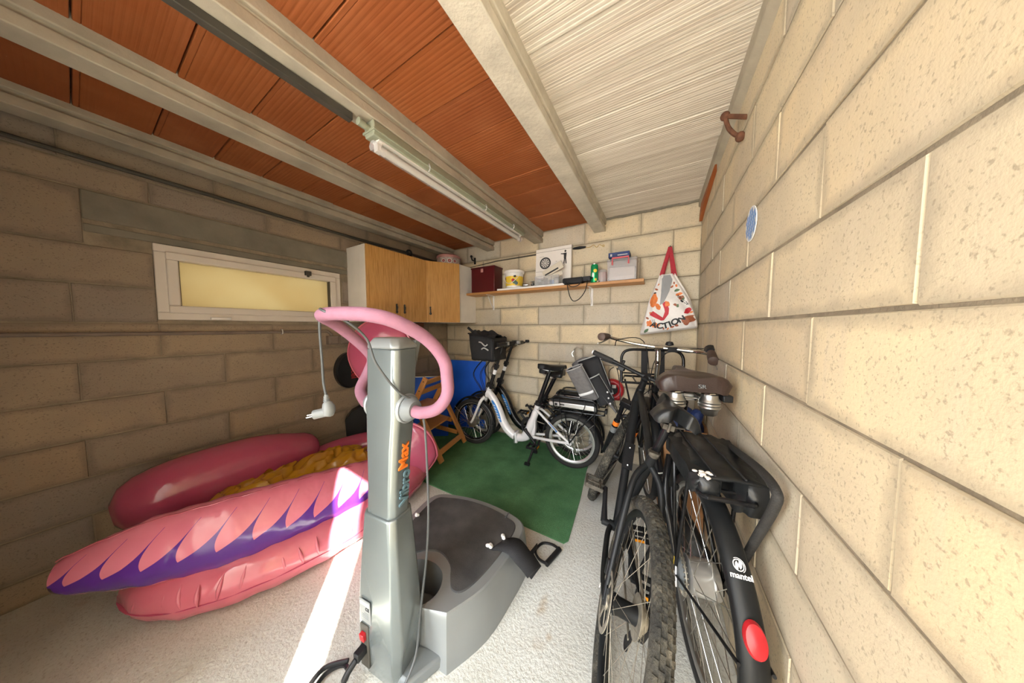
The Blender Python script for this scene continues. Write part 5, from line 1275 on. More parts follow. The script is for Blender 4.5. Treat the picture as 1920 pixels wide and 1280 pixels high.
    # mudguards
    mg_ = obj('rear_mudguard', guard(0.277, 0.058, R(8), R(190)), 'blackgloss', B, loc=(0, 0, 0.25), smooth=50)
    obj('mudguard_stay', MB().tube([(0, .07, 0.0), (-0.20, .03, 0.187)], 0.0022, 6).tube([(0, -.07, 0.0), (-0.20, -.03, 0.187)], 0.0022, 6), 'steel', mg_)
    fg_ = obj('front_mudguard', guard(0.277, 0.056, R(20), R(190)), 'blackgloss', B, loc=(1.085, 0, 0.25), smooth=50)
    obj('mudguard_stay', MB().tube([(0, .06, 0.0), (0.235, .03, 0.145)], 0.0022, 6).tube([(0, -.06, 0.0), (0.235, -.03, 0.145)], 0.0022, 6).tube([(0, .06, 0), (-0.27, .03, 0.01)], 0.0022, 6), 'steel', fg_)
    obj('rear_light', MB().box((-0.295, 0, 0.565), (0.02, 0.06, 0.035)), 'black', B, bevel=0.004)
    # elastic cords hooked down from the rack
    el = MB()
    for x0, x1, y in ((0.10, 0.03, 0.072), (-0.12, 0.01, 0.078), (-0.20, -0.23, 0.07)):
        el.tube(sp([(x0, y - .01, 0.66), (x0 - .01, y + .01, 0.60), ((x0 + x1) / 2, y + 0.012, 0.44), (x1, y + .004, 0.30)], 4), 0.0036, 6)
    obj('elastic_cord', el, 'black', B)
    if basket:
        bk = MB(); x0, x1, z0, z1, hw_ = 0.745, 1.015, 0.955, 1.195, 0.15
        def wall(a, b, c, d):
            a, b, c, d = map(V, (a, b, c, d)); bk.grid(lambda u, v: (a * (1 - u) + b * u) * (1 - v) + (d * (1 - u) + c * u) * v + V((0.006 * sin(7 * u + 5 * v), 0.006 * sin(8 * v + 3 * u), 0.010 * noise.noise(V((6 * u, 4 * v, 1))) * v)), 10, 8)
        A = lambda x, y, z: (x, y, z)
        wall(A(x0, hw_ - .02, z0), A(x1 - .01, hw_ - .02, z0), A(x1 + .02, hw_, z1 + .03), A(x0 + .01, hw_, z1 - .02)); wall(A(x0, -hw_ + .02, z0), A(x1 - .01, -hw_ + .02, z0), A(x1 + .02, -hw_, z1 + .03), A(x0 + .01, -hw_, z1 - .02))
        wall(A(x1 - .01, -hw_ + .02, z0), A(x1 - .01, hw_ - .02, z0), A(x1 + .02, hw_, z1 + .03), A(x1 + .02, -hw_, z1 + .03)); wall(A(x0, -hw_ + .02, z0), A(x0, hw_ - .02, z0), A(x0 + .01, hw_, z1 - .02), A(x0 + .01, -hw_, z1 - .02))
        wall(A(x0, -hw_ + .02, z0), A(x1 - .01, -hw_ + .02, z0), A(x1 - .01, hw_ - .02, z0), A(x0, hw_ - .02, z0))
        k = obj('front_basket', bk, 'blackfabric', B, smooth=60); k.modifiers.new('thick', 'SOLIDIFY').thickness = 0.006
        obj('basket_rim', MB().tube([(x0 + .01, hw_, z1 - .02), (x1 + .02, hw_, z1 + .03), (x1 + .02, -hw_, z1 + .03), (x0 + .01, -hw_, z1 - .02)], 0.007, 8, closed=True), 'black', k)
        obj('rain_cover', MB().grid(lambda u, v: V((x0 + 0.0 + 0.27 * u, -hw_ + 2 * hw_ * v, z1 + 0.01 + 0.05 * u + 0.045 * noise.noise(V((4 * u, 5 * v, 7))) - 0.05 * abs(2 * v - 1) ** 3)), 14, 12), 'blackfabric', k, smooth=60)
        obj('pump', MB().bar((0.93, 0.06, 1.16), (1.075, 0.10, 1.285), 0.014, 10), 'black', k)
        obj('bag_handle', MB().tube(sp([(0.90, hw_ + .004, 1.14), (0.86, hw_ + .02, 1.135), (0.82, hw_ + .02, 1.105), (0.80, hw_ + .006, 1.12)], 4), 0.007, 8).tube(sp([(0.87, hw_ + .004, 1.07), (0.83, hw_ + .02, 1.085), (0.79, hw_ + .006, 1.06)], 4), 0.007, 8), 'greypiping', k)
    return B
folding_bike('white folding electric bike with black basket standing on the green rug', (-0.658, 2.232, 0.0095), R(183.4), 'whitepaint', 'blue', 0, True)
folding_bike('black folding electric bike standing behind the white one against the wall', (-0.69, 2.475, 0.0095), R(183.0), 'blackgloss', 'blue', 0, False, saddle_dz=-0.085, saddle_pitch=-6, bar_yaw=-0.12, sad_dx=0.06)

# grey felt pannier bag lying on the rack of the folding bike
gp = thing('felt_pannier', 'grey felt pannier bag with white reflective stripe lying on the bike rack', 'bag', (-0.55, 2.30, 0.68))
def sleeve(c, ax, wd, L, w, d, mt, nm, bulge=0.0):
    """an open flat sleeve: oval section swept along ax"""
    ax = V(ax).normalized(); wd = V(wd); wd = (wd - ax * wd.dot(ax)).normalized(); dp = ax.cross(wd); c = V(c)
    def P(u, v):
        a = 2 * pi * u; e = 0.62; k = 1 + bulge * sin(pi * v)
        return c + ax * (L * v) + wd * (w / 2 * math.copysign(abs(cos(a)) ** e, cos(a))) * k + dp * (d / 2 * math.copysign(abs(sin(a)) ** e, sin(a))) * k
    m = MB().grid(P, 36, 8, closed_u=True); m.f.append(tuple(i * 9 for i in range(36)))
    o = obj(nm, m, mt, gp, smooth=60); o.modifiers.new('thick', 'SOLIDIFY').thickness = 0.004
    inner = MB().grid(lambda u, v: c + (P(u, 0.25 + 0.74 * v) - c) + (c + ax * L * (0.25 + 0.74 * v) - P(u, 0.25 + 0.74 * v)) * 0.09, 36, 4, closed_u=True); inner.f.append(tuple(i * 5 for i in range(36)))
    obj('lining', inner, 'black', o, smooth=60)
    for s_ in (0.0, 0.5): obj('piping', MB().tube([P(s_, v / 8) for v in range(9)], 0.0035, 6), 'greypiping', o)
    obj('piping', MB().tube([P(i / 36, 1.0) for i in range(36)], 0.005, 8, closed=True), 'greypiping', o)
    return o, P
s1, P1_ = sleeve((0.055, -0.04, -0.02), (-0.42, -0.22, 0.88), (0.93, -0.12, 0.35), 0.32, 0.15, 0.085, 'greyfelt', 'sleeve')
st2 = MB().grid(lambda u, v: P1_(0.53 + 0.42 * u, 0.20 + 0.075 * v) + V((0, -0.004, 0)), 16, 2)
obj('reflective_stripe', st2, 'reflective', s1, smooth=60).modifiers.new('thick', 'SOLIDIFY').thickness = 0.002
s2, P2_ = sleeve((0.14, 0.02, 0.0), (-0.38, 0.10, 0.92), (0.95, 0.0, 0.35), 0.36, 0.20, 0.07, 'blackfabric', 'pocket')
s3, P3_ = sleeve((0.19, -0.02, -0.04), (-0.52, 0.0, 0.85), (0.85, 0.1, 0.5), 0.25, 0.13, 0.06, 'blackfabric', 'pocket')
obj('back_panel', MB().grid(lambda u, v: V((-0.16 + 0.30 * u - 0.0 * v + 0.10 * (1 - v), 0.10, -0.02 + 0.36 * v - 0.08 * (2 * u - 1) ** 2)), 12, 8), 'greyfelt', gp, smooth=60).modifiers.new('thick', 'SOLIDIFY').thickness = 0.01
for x, z in ((0.195, 0.065), (0.205, 0.015), (0.235, 0.06), (0.22, -0.03)):
    obj('rivet', MB().ball((x, -0.055, z), 0.008, 10, 6), 'reflective', gp)
obj('flap', MB().grid(lambda u, v: V((0.15 + 0.12 * u, -0.05 + 0.08 * v, 0.03 - 0.14 * u + 0.02 * sin(4 * v))), 8, 5), 'greyfelt', gp, smooth=60).modifiers.new('thick', 'SOLIDIFY').thickness = 0.005
hk2 = thing('chrome_bar_hook', 'chrome curved bar end sticking up behind the grey felt bag', 'hook', (-0.70, 2.53, 1.06))
obj('hook', MB().tube(sp([(0.03, -0.04, -0.40), (0.0, 0, -0.18), (-0.03, 0, -0.02), (-0.01, 0, 0.03), (0.03, 0, 0.022), (0.05, 0, 0.008)], 6), 0.007, 10), 'dirtymetal', hk2)
obj('clamp', MB().tube(sp([(-0.03, -0.01, 0.0), (-0.045, -0.02, -0.03), (-0.03, -0.02, -0.06)], 4), 0.005, 8), 'steel', hk2)
# ---------------------------------------------------------------- mountain bike (leans right, points away)
mt = thing('mountain_bike', 'black mountain bike with a muddy rear tyre leaning on the city bike', 'bicycle', (-0.150, 0.870, 0), (R(14.1), 0, R(99.9)))
RW = 0.355
rw = wheel(mt, 0, RW, RW, 0.0275, 'blackmatte', 32, 0.032, 0.10, 'blackmatte', 'mud', 0.03, 0.022, tread=True, thick=0.0009, sp_mat='dirtymetal')
# disc rotor on the left (+y) side
ro = MB().torus((0, 0.068, 0), 0.088, 0, 'Y', 48, prof=[(0, -.001), (0, .001), (-.016, .001), (-.016, -.001)])
for i in range(6):
    a = 2 * pi * i / 6; ro.beam((0.02 * cos(a), 0.068, 0.02 * sin(a)), (0.075 * cos(a + .5), 0.068, 0.075 * sin(a + .5)), 0.002, 0.009, (-sin(a + .25), 0, cos(a + .25)))
ro.lathe([(0.028, 0.062), (0.028, 0.07)], 24, (0, 0, 0), 'Y')
obj('brake_rotor', ro, 'dirtymetal', rw)
cas = MB()
for i in range(8): cas.lathe([(0.062 - .005 * i, -0.030 - .0042 * i), (0.062 - .005 * i, -0.0325 - .0042 * i)], 32, (0, 0, 0), 'Y')
obj('cassette', cas, 'dirtymetal', rw)
fr = MB()
BB, ST, HT, HB = V((0.43, 0, 0.31)), V((0.262, 0, 0.775)), V((0.905, 0, 0.925)), V((0.945, 0, 0.82))
fr.tube([BB, ST, ST + (ST - BB).normalized() * 0.05], [0.0185, 0.018, 0.018], 14)
fr.tube(sp([ST, (0.55, 0, 0.845), HT + V((-0.02, 0, -0.02))], 5), [0.017] * 5 + [0.02] * 6, 14)
fr.tube(sp([BB, (0.68, 0, 0.57), HB + V((-0.015, 0, 0.01))], 5), [0.021] * 5 + [0.026] * 6, 14)
fr.bar(HB + (HB - HT).normalized() * .01, HT, 0.025, 16); fr.bar(BB + V((0, -.037, 0)), BB + V((0, .037, 0)), 0.022, 16)
for s in (-1, 1):
    fr.tube(sp([ST + V((0.0, s * .012, -.03)), ST + V((-0.05, s * .048, -0.075)), (0.13, s * .064, 0.585), (0.03, s * .070, 0.40), (0.0, s * .070, RW)], 5), [0.0125] * 12 + [0.010] * 9, 12)
    fr.tube(sp([BB + V((-0.01, s * .03, 0)), (0.34, s * .048, 0.315), (0.12, s * .068, 0.33), (0.0, s * .070, RW)], 5), 0.012, 12)
    fr.prism([(0.03, RW + .035), (0.05, RW - .01), (0.0, RW - .03), (-0.025, RW), (0.0, RW + .04)], s * .066, s * .074, 'XZ')
fm_ = obj('frame', fr, 'blackmatte', mt, smooth=50)
obj('brake_caliper', MB().box((0.062, 0.068, RW + 0.062), (0.035, 0.03, 0.05), Matrix.Rotation(.6, 3, 'Y')), 'black', fm_, bevel=0.005)
obj('seat_clamp', MB().bar(ST + (ST - BB).normalized() * 0.03, ST + (ST - BB).normalized() * 0.055, 0.021, 14).box(ST + V((-0.045, 0.012, 0.05)), (0.03, 0.035, 0.012)), 'grime', mt, bevel=0.002)
sdir_ = (ST - BB).normalized(); SPT = ST + sdir_ * 0.185
obj('seatpost', MB().bar(ST, SPT, 0.0150, 14), 'blackgloss', mt)
obj('seat_bolt', MB().box(SPT + V((0.005, 0, 0.004)), (0.045, 0.04, 0.022)).bar(SPT + V((-.02, 0, -.012)), SPT + V((-.02, 0, .025)), 0.006, 8), 'grime', mt, bevel=0.003)
saddle(mt, (SPT.x + 0.012, 0, SPT.z + 0.046), 0.285, 0.150, 'blackvinyl', 0.05, 0, 0.04, notch=True)
# suspension fork, front wheel and bars turned together a little to the right
steer = bpy.data.objects.new('steering', None)
axis = (HT - HB).normalized(); rot_s = Matrix.Translation(HB) @ Matrix.Rotation(R(-17), 4, axis) @ Matrix.Translation(-HB)
bpy.data.objects.remove(steer)
AX = V((1.10, 0, RW))
fw = wheel(mt, AX.x, AX.z, RW, 0.0275, 'blackmatte', 32, 0.024, 0.085, 'blackmatte', 'mud', 0.03, 0.022, tread=True, thick=0.0009, sp_mat='dirtymetal')
fw.matrix_local = rot_s @ Matrix.Translation(AX)
fo = MB(); crown = HB + (HB - HT).normalized() * 0.035
fdir = (HB - HT).normalized()
for s in (-1, 1):
    off = V((0.0, s * 0.063, 0)); fo.bar(crown + off, crown + off + fdir * 0.20, 0.0155, 14); fo.bar(crown + off + fdir * 0.16, AX + off + V((-.005, 0, -.01)), 0.0215, 14)
fo.box(crown, (0.055, 0.165, 0.04), Matrix.Rotation(-.37, 3, 'Y')); fo.torus(tuple(crown + fdir * 0.17 + V((0.02, 0, 0))), 0.063, 0.014, 'X', 20, 8, 0, pi)
fko = obj('suspension_fork', fo.xf(rot_s), 'blackgloss', mt, bevel=0.002)
for s in (-1, 1):
    a = crown + V((0.0, s * 0.063, 0)) + fdir * 0.16; b = AX + V((-.005, s * 0.063, -.01)); leg_d = (b - a).normalized()
    obj('fork_decal', MB().bar(rot_s @ (a + leg_d * 0.012), rot_s @ (a + leg_d * 0.045), 0.0224, 16), 'orange', fko)
    obj('fork_decal', MB().bar(rot_s @ (a + leg_d * 0.060), rot_s @ (a + leg_d * 0.105), 0.0221, 16), 'plugg', fko)
ros = MB().torus((0, 0.05, 0), 0.085, 0, 'Y', 40, prof=[(0, -.001), (0, .001), (-.016, .001), (-.016, -.001)])
obj('brake_rotor', ros, 'dirtymetal', fw)
STEM = HT - fdir * 0.075; BARC = STEM + V((0.035, 0, 0.02))
obj('stem', MB().bar(HT, STEM, 0.02, 12).bar(STEM, BARC, 0.019, 12).bar(BARC + V((0, -.022, 0)), BARC + V((0, .022, 0)), 0.021, 12).lathe([(0.023, 0), (0.023, .03)], 14, tuple(HT + V((0, 0, -.01)))).xf(rot_s), 'black', mt)
bh = sp([BARC + V(p) for p in ((-0.055, 0.35, 0.022), (-0.03, 0.2, 0.014), (0, 0.05, 0), (0, -0.05, 0), (-0.03, -0.2, 0.014), (-0.05, -0.325, 0.022))], 5)
bar_ = obj('handlebar', MB().tube(bh, 0.0125, 12).xf(rot_s), 'blackmatte', mt)
for e, s in ((0, 1), (-1, -1)):
    a, b = bh[e], bh[e + 5 if e == 0 else -6]; d = (b - a).normalized()
    obj('grip', MB().tube([a - d * .004, a, a + d * 0.13], [0.0165, 0.0178, 0.0165], 14).xf(rot_s), 'rubber', bar_)
    if e == 0: obj('grip_plug', MB().lathe([(0.014, -0.003), (0.014, 0.003)], 14, axis='Y').xf(rot_s @ Matrix.Translation(a - d * 0.008)), 'reflective', bar_)
    q = a + d * 0.165
    obj('brake_lever', MB().box(q + V((0.015, 0, -.008)), (0.035, 0.03, 0.022)).tube(sp([q + V((0.03, 0, -.012)), q + V((0.05, 0, -.022)) - d * .03, q + V((0.045, 0, -.03)) - d * .12], 4), [0.006] * 8 + [0.005], 8).xf(rot_s), 'black', bar_, bevel=0.002)
    obj('shifter', MB().box(q + d * .035 + V((0.005, 0, -.022)), (0.05, 0.04, 0.028)).bar(q + d * .03 + V((0, 0, 0.006)), q + d * .03 + V((0, 0, 0.035)), 0.011, 10).xf(rot_s), 'black', bar_, bevel=0.004)
cb2 = MB()
for pts in ([BARC + V((0.02, .19, 0)), BARC + V((0.12, .20, -.07)), (1.02, .12, .78), (0.93, .06, .70), (0.80, .03, .68)], [BARC + V((0.02, .17, 0)), BARC + V((0.14, .12, -.10)), (1.02, .05, .70), (0.85, .035, .66)], [BARC + V((0.02, -.18, 0)), BARC + V((0.13, -.10, -.07)), (1.0, .03, .74), (0.90, .045, .69)]):
    cb2.tube(sp(pts, 6), 0.0028, 6)
obj('control_cables', cb2, 'black', mt)
chainring(mt, BB.x, BB.z, -0.045, 0.075)
crank(mt, BB.x, BB.z, 0.062, R(30), 0.172, refl=False, pedal_mt='grime')
crank(mt, BB.x, BB.z, -0.068, R(218), 0.172)
cn = MB()
for s, z1, z0 in ((1, 0.073, 0.05), (-1, -0.073, -0.09)): cn.beam((BB.x, -0.045, BB.z + z1), (0.02, -0.042, RW + z0 - (0.03 if s < 0 else 0)), 0.007, 0.008)
obj('chain', cn, 'dirtymetal', mt)
obj('rear_derailleur', MB().beam((0.01, -.075, RW - .02), (0.02, -.07, RW - .09), 0.02, 0.03, (1, 0, 0)).beam((0.02, -.048, RW - .085), (0.045, -.048, RW - .17), 0.012, 0.025, (1, 0, 0)).torus((0.045, -.048, RW - .165), 0.02, 0.004, 'Y', 14, 6), 'black', mt, bevel=0.003)
# bottle cage on the down tube
bc = MB(); c0 = BB.lerp(HB, .48) + V((-0.028, 0, 0.03)); dd = (HB - BB).normalized(); up_ = V((-dd.z, 0, dd.x))
obj('bottle_cage', MB().beam(c0 - dd * .07 + up_ * -.0, c0 + dd * .08, 0.05, 0.006, tuple(up_)).torus((0, 0, 0), 0.035, 0.004, 'Z', 24, 6).xf(Matrix.Identity(4)), 'black', mt) if False else obj('bottle_cage', MB().beam(c0 - dd * .07, c0 + dd * .08, 0.05, 0.006, tuple(up_)).ball(c0 - dd * .05 + up_ * .005, .006, 8, 5).ball(c0 + dd * .05 + up_ * .005, .006, 8, 5), 'black', mt)
obj('bottle_bolt', MB().ball(c0 - dd * .05 + up_ * .006, .0065, 8, 5).ball(c0 + dd * .05 + up_ * .006, .0065, 8, 5), 'steel', mt)
obj('dropout_sticker', MB().beam((0.055, 0.0825, RW - 0.022), (0.062, 0.0825, RW - 0.02), 0.002, 0.016), 'paper', mt)

# ---------------------------------------------------------------- city bike by the right wall
cy = thing('city_bike', 'black city bike with wide brown saddle standing along the right wall', 'bicycle', (0.160, 1.131, 0), (0, 0, R(100.78)))
RC = 0.36
w1 = wheel(cy, 0, RC, 0.358, 0.021, 'alu', 36, 0.05, 0.075, 'alu', 'rubber', 0.024, 0.018, flange=(0.047, 0.034), thick=0.0014)
obj('hub_drum', MB().lathe([(0.02, -0.060), (0.058, -0.055), (0.064, -0.035), (0.060, -0.03), (0.060, 0.03), (0.064, 0.036), (0.03, 0.048)], 32, axis='Y'), 'rim', w1)
rb = MB().lathe([(0.02, 0.048), (0.052, 0.05), (0.055, 0.06), (0.045, 0.072), (0.012, 0.074)], 32, axis='Y')
obj('roller_brake', rb, 'greydark', w1)
fins = MB()
for i in range(26):
    a = 2 * pi * i / 26; fins.beam((0.055 * cos(a), 0.056, 0.055 * sin(a)), (0.068 * cos(a), 0.056, 0.068 * sin(a)), 0.004, 0.012, (0, 1, 0))
fins.torus((0, 0.056, 0), 0.068, 0.003, 'Y', 40, 6)
o = obj('cooling_fins', fins, 'dirtymetal', w1); o['kind'] = 'stuff'
obj('brake_plate', MB().beam((0.0, 0.078, 0.03), (-0.012, 0.078, -0.045), 0.006, 0.035, (1, 0, 0)), 'reflective', w1, bevel=0.003)
obj('warning_label', MB().beam((0.006, 0.0815, 0.055), (0.0, 0.0815, 0.01), 0.002, 0.018, (1, 0, 0)), 'yellow', w1)
w2 = wheel(cy, 1.08, RC, 0.358, 0.021, 'alu', 36, 0.035, 0.07, 'alu', 'rubber', 0.024, 0.018, thick=0.0014)
cf = MB(); CB, CS, CH_, CL = V((0.47, 0, 0.29)), V((0.285, 0, 0.80)), V((0.875, 0, 0.87)), V((0.94, 0, 0.68))
cf.tube([CB, CS], [0.017, 0.016], 14); cf.bar(CS + V((.01, 0, -.03)), CH_ + V((.01, 0, -.03)), 0.0165, 14); cf.tube(sp([CB, (0.69, 0, 0.47), CL + V((-.01, 0, .03))], 5), 0.0185, 14); cf.bar(CL, CH_, 0.021, 16)
cf.bar(CB + V((0, -.04, 0)), CB + V((0, .04, 0)), 0.023, 16)
for s in (-1, 1):
    cf.tube(sp([CS + V((-.0, s * .012, -.05)), (0.235, s * .042, 0.69), (0.12, s * .062, 0.51), (0.0, s * .066, RC)], 5), 0.0095, 10)
    cf.tube(sp([CB + V((-.01, s * .03, 0)), (0.38, s * .045, 0.30), (0.0, s * .066, RC)], 5), 0.0105, 10)
    cf.prism([(0.02, RC + .025), (0.04, RC - .01), (-0.03, RC - .025), (-0.03, RC + .012)], s * .063, s * .07, 'XZ')
obj('frame', cf, 'blackgloss', cy, smooth=50)
# the bent ladder of the kick stand plate and lock ring seen through the wheel
obj('wheel_lock', MB().torus((0.17, 0, 0.645), 0.062, 0.014, 'X', 28, 10, R(-60), R(240)).box((0.17, 0.066, 0.655), (0.035, 0.03, 0.11)), 'blackvinyl', cy, bevel=0.006)
obj('lock_tube', MB().tube(sp([(0.16, 0.07, 0.74), (0.10, 0.095, 0.66), (0.06, 0.10, 0.58), (0.04, 0.09, 0.52), (0.01, 0.075, 0.40)], 6), 0.0135, 12), 'blackgloss', cy, smooth=50)
mg1 = obj('rear_mudguard', guard(0.385, 0.064, R(25), R(205), 60), 'blackmatte', cy, loc=(0, 0, RC), smooth=60)
mg2 = obj('front_mudguard', guard(0.385, 0.06, R(60), R(205), 50), 'blackmatte', cy, loc=(1.08, 0, RC), smooth=60)
stays = MB()
for s in (-1, 1):
    stays.tube([(-0.012, s * .078, -.005), (-0.362, s * .034, 0.118)], 0.0045, 8)
obj('mudguard_stay', stays, 'black', mg1)
obj('axle_nut', MB().lathe([(0.010, 0.066), (0.011, 0.07), (0.011, 0.082), (0.006, 0.09)], 12, axis='Y'), 'chrome', w1)
# logo and maker's word on the mudguard, red reflector under it
def on_guard(a, off=0.0015): return V((-(0.391 + off) * cos(a), 0, (0.391 + off) * sin(a)))
a_l = R(48.0); p = on_guard(a_l); tang = V((sin(a_l), 0, cos(a_l)))
lg = MB().torus((0, 0, 0), 0.0155, 0.0016, 'Z', 30, 6).torus((0, 0, 0), 0.0200, 0.0009, 'Z', 30, 6, R(-60), R(120))
lg.prism([(-0.0115, -0.007), (-0.0045, -0.013), (0.0005, 0.002), (-0.0035, 0.011), (-0.009, 0.005)], -0.0004, 0.0008).prism([(0.0115, 0.007), (0.0045, 0.013), (-0.0005, -0.002), (0.0035, -0.011), (0.009, -0.005)], -0.0004, 0.0008)
fr_rot = frame_rot((0, -1, 0), tang)
obj('logo', lg, 'reflective', mg1, loc=p, rot=fr_rot.to_euler()).scale = (0.74, 0.80, 1)
a2 = R(44.6); p2 = on_guard(a2)
text('lettering', 'mantel', 0.0185, 'reflective', mg1, p2, frame_rot((0, -1, 0), V((sin(a2), 0, cos(a2)))), bold=0.0003, extrude=0.0012)
rfl = on_guard(R(27.5), 0.004)
obj('rear_reflector', MB().lathe([(0.028, -0.006), (0.030, 0.0), (0.026, 0.010), (0.01, 0.015), (0.001, 0.016)], 28).xf(Matrix.Diagonal((0.80, 1.25, 1, 1))), 'red', mg1, loc=rfl, rot=frame_rot((0, -1, 0), V((sin(R(27.5)), 0, cos(R(27.5))))).to_euler(), label='red oval rear reflector')
# seat, with its two rear springs
obj('seatpost', MB().bar(CS, (0.235, 0, 0.965), 0.0135, 14), 'blackgloss', cy)
sdl = saddle(cy, (0.215, 0, 1.045), 0.275, 0.262, 'brownleather', 0.070, 0, 0.06, rails=False, dip=0.25, droop=0.12, cpow=6, valley=0.42)
for s in (-1, 1):
    sx, sy = -0.072, s * 0.060
    prof = [(0.020, -0.105), (0.026, -0.10), (0.030, -0.085), (0.034, -0.078)]
    for q in range(3): prof += [(0.039, -0.072 + q * .012), (0.036, -0.066 + q * .012)]
    prof += [(0.030, -0.034), (0.028, -0.02)]
    spg = obj('spring_boot', MB().lathe(prof, 28, (sx, sy, 0)), 'alu', sdl, smooth=40)
    obj('coil_spring', MB().tube([(sx + 0.026 * cos(t * .7), sy + 0.026 * sin(t * .7), -0.036 + t * 0.0016) for t in range(32)], 0.0035, 6), 'chrome', spg)
obj('saddle_undercarriage', MB().bar((-0.05, -.06, -.045), (-0.05, .06, -.045), 0.005, 8).bar((-0.06, .05, -.05), (0.12, .012, -.02), 0.005, 8).bar((-0.06, -.05, -.05), (0.12, -.012, -.02), 0.005, 8).box((0.01, 0, -0.05), (0.05, 0.05, 0.03)), 'steel', sdl, bevel=0.002)
obj('carry_grip', MB().box((-0.05, -0.122, -0.035), (0.05, 0.035, 0.028)), 'black', sdl, bevel=0.005)
tp = V((-0.38 * 0.275 - 0.002, -0.012, 0.012))
text('lettering', 'SR', 0.022, 'plugg', sdl, tp + V((-0.0005, -0.01, 0.004)), frame_rot((0, -1, 0), (0.12, 0, 1)), sx=1.15, extrude=0.004)
# fork, quill stem, swept handlebar
ck = MB(); cd_ = (CL - CH_).normalized()
for s in (-1, 1): ck.tube(sp([CL + cd_ * .03 + V((0, s * .02, 0)), CL + cd_ * .06 + V((0, s * .045, 0)), (1.02, s * .048, 0.48), (1.065, s * .048, 0.39), (1.08, s * .048, RC)], 5), 0.0125, 12)
obj('fork', ck.box(CL + cd_ * .04, (0.05, 0.11, 0.035), Matrix.Rotation(-.33, 3, 'Y')), 'blackgloss', cy, bevel=0.002)
QT = V((0.805, 0, 1.165))
obj('quill_stem', MB().bar(CH_, CH_ - cd_ * 0.22, 0.0145, 16).tube(sp([CH_ - cd_ * 0.19, QT - V((-.012, 0, .03)), QT], 4), 0.0165, 14).bar(QT + V((0, -.025, 0)), QT + V((0, .025, 0)), 0.018, 14), 'chrome', cy, smooth=50)
obj('headset', MB().bar(CH_ + cd_ * .005, CH_ - cd_ * .035, 0.026, 16), 'black', cy)
BR = Matrix.Rotation(R(-11), 3, 'Z') @ Matrix.Rotation(R(7), 3, 'X')
ch = sp([QT + BR @ V(p) for p in ((-0.185, 0.335, 0.030), (-0.09, 0.315, 0.030), (-0.03, 0.26, 0.018), (-0.005, 0.14, 0.004), (0, 0.03, 0), (0, -0.03, 0), (-0.005, -0.13, 0.004), (-0.03, -0.215, 0.008), (-0.10, -0.262, 0.006), (-0.185, -0.266, -0.02))], 5)
hb2 = obj('handlebar', MB().tube(ch, 0.0112, 14), 'chrome', cy, smooth=60)
for e, k in ((0, 4), (-1, -5)):
    a, b = ch[e], ch[k]; d = (b - a).normalized()
    g_ = obj('grip', MB().tube([a - d * .004, a, a + d * 0.06, a + d * 0.115], [0.020, 0.026, 0.025, 0.021], 16), 'brownrubber', hb2)
    obj('grip_collar', MB().tube([a + d * .114, a + d * .128], [0.019, 0.019], 14), 'black', g_)
    q = a + d * 0.15
    obj('brake_lever', MB().box(q + V((0.0, 0, -.006)), (0.03, 0.03, 0.026)).tube(sp([q + V((0.01, 0, -.014)), q - d * .05 + V((0.01, 0.02 * (1 if e == 0 else -1), -.035)), q - d * .15 + V((0, 0.02 * (1 if e == 0 else -1), -.045))], 4), 0.0055, 8), 'alu', hb2, bevel=0.002)
obj('twist_shifter', MB().tube([ch[-1] + (ch[-5] - ch[-1]).normalized() * .12, ch[-1] + (ch[-5] - ch[-1]).normalized() * .17], [0.027, 0.030], 16), 'black', hb2)
obj('bell', MB().lathe([(0.002, 0.03), (0.018, 0.026), (0.024, 0.012), (0.024, 0.006), (0.008, 0.0)], 20).xf(Matrix.Translation(QT + V((-0.01, -0.06, 0.012)))), 'black', hb2)
obj('bar_lamp', MB().box(QT + V((-0.015, -0.075, -0.012)), (0.035, 0.055, 0.03)), 'black', hb2, bevel=0.005)
cc2 = MB()
for pts in ([QT + V((-.07, .27, .01)), QT + V((0.0, .24, .05)), QT + V((0.07, .08, .035)), CH_ + V((.09, .02, .06)), CL + V((.04, .01, .06))], [QT + V((-.08, -.26, .0)), QT + V((.02, -.20, -.03)), QT + V((.09, -.06, -.05)), CH_ + V((.08, 0, .0)), CL + V((.03, -.01, .0))], [QT + V((-.03, -.24, 0)), QT + V((.05, -.13, -.02)), QT + V((.08, .0, -.09)), CH_ + V((.06, .03, -.05))]):
    cc2.tube(sp(pts, 6), 0.0030, 6)
obj('control_cables', cc2, 'black', cy)
# big tubular front carrier
fcx = V((0.98, 0, 0)); fc = MB()
for x, zt in ((0.0, 1.10),):
    fc.tube(sp([fcx + V((0.02, .205, .88)), fcx + V((0.045, .205, 1.0)), fcx + V((0.055, .20, 1.085)), fcx + V((0.058, .15, 1.125)), fcx + V((0.058, 0, 1.128)), fcx + V((0.058, -.15, 1.125)), fcx + V((0.055, -.20, 1.085)), fcx + V((0.045, -.205, 1.0)), fcx + V((0.02, -.205, .88))], 5), 0.0105, 12)
fc.tube([fcx + V((0.02, .205, .88)), fcx + V((0.30, .16, .88)), fcx + V((0.30, -.16, .88)), fcx + V((0.02, -.205, .88))], 0.009, 10, closed=True)
for y in (-.1, 0, .1): fc.bar(fcx + V((0.02, y, .88)), fcx + V((0.30, y, .88)), 0.006, 8)
fc.bar(fcx + V((0.03, -.2, .95)), fcx + V((0.03, .2, .95)), 0.006, 8)
for s in (-1, 1): fc.bar(fcx + V((0.15, s * .17, .88)), (1.08, s * .055, RC), 0.007, 8)
fca = obj('front_carrier', fc, 'blackgloss', cy)
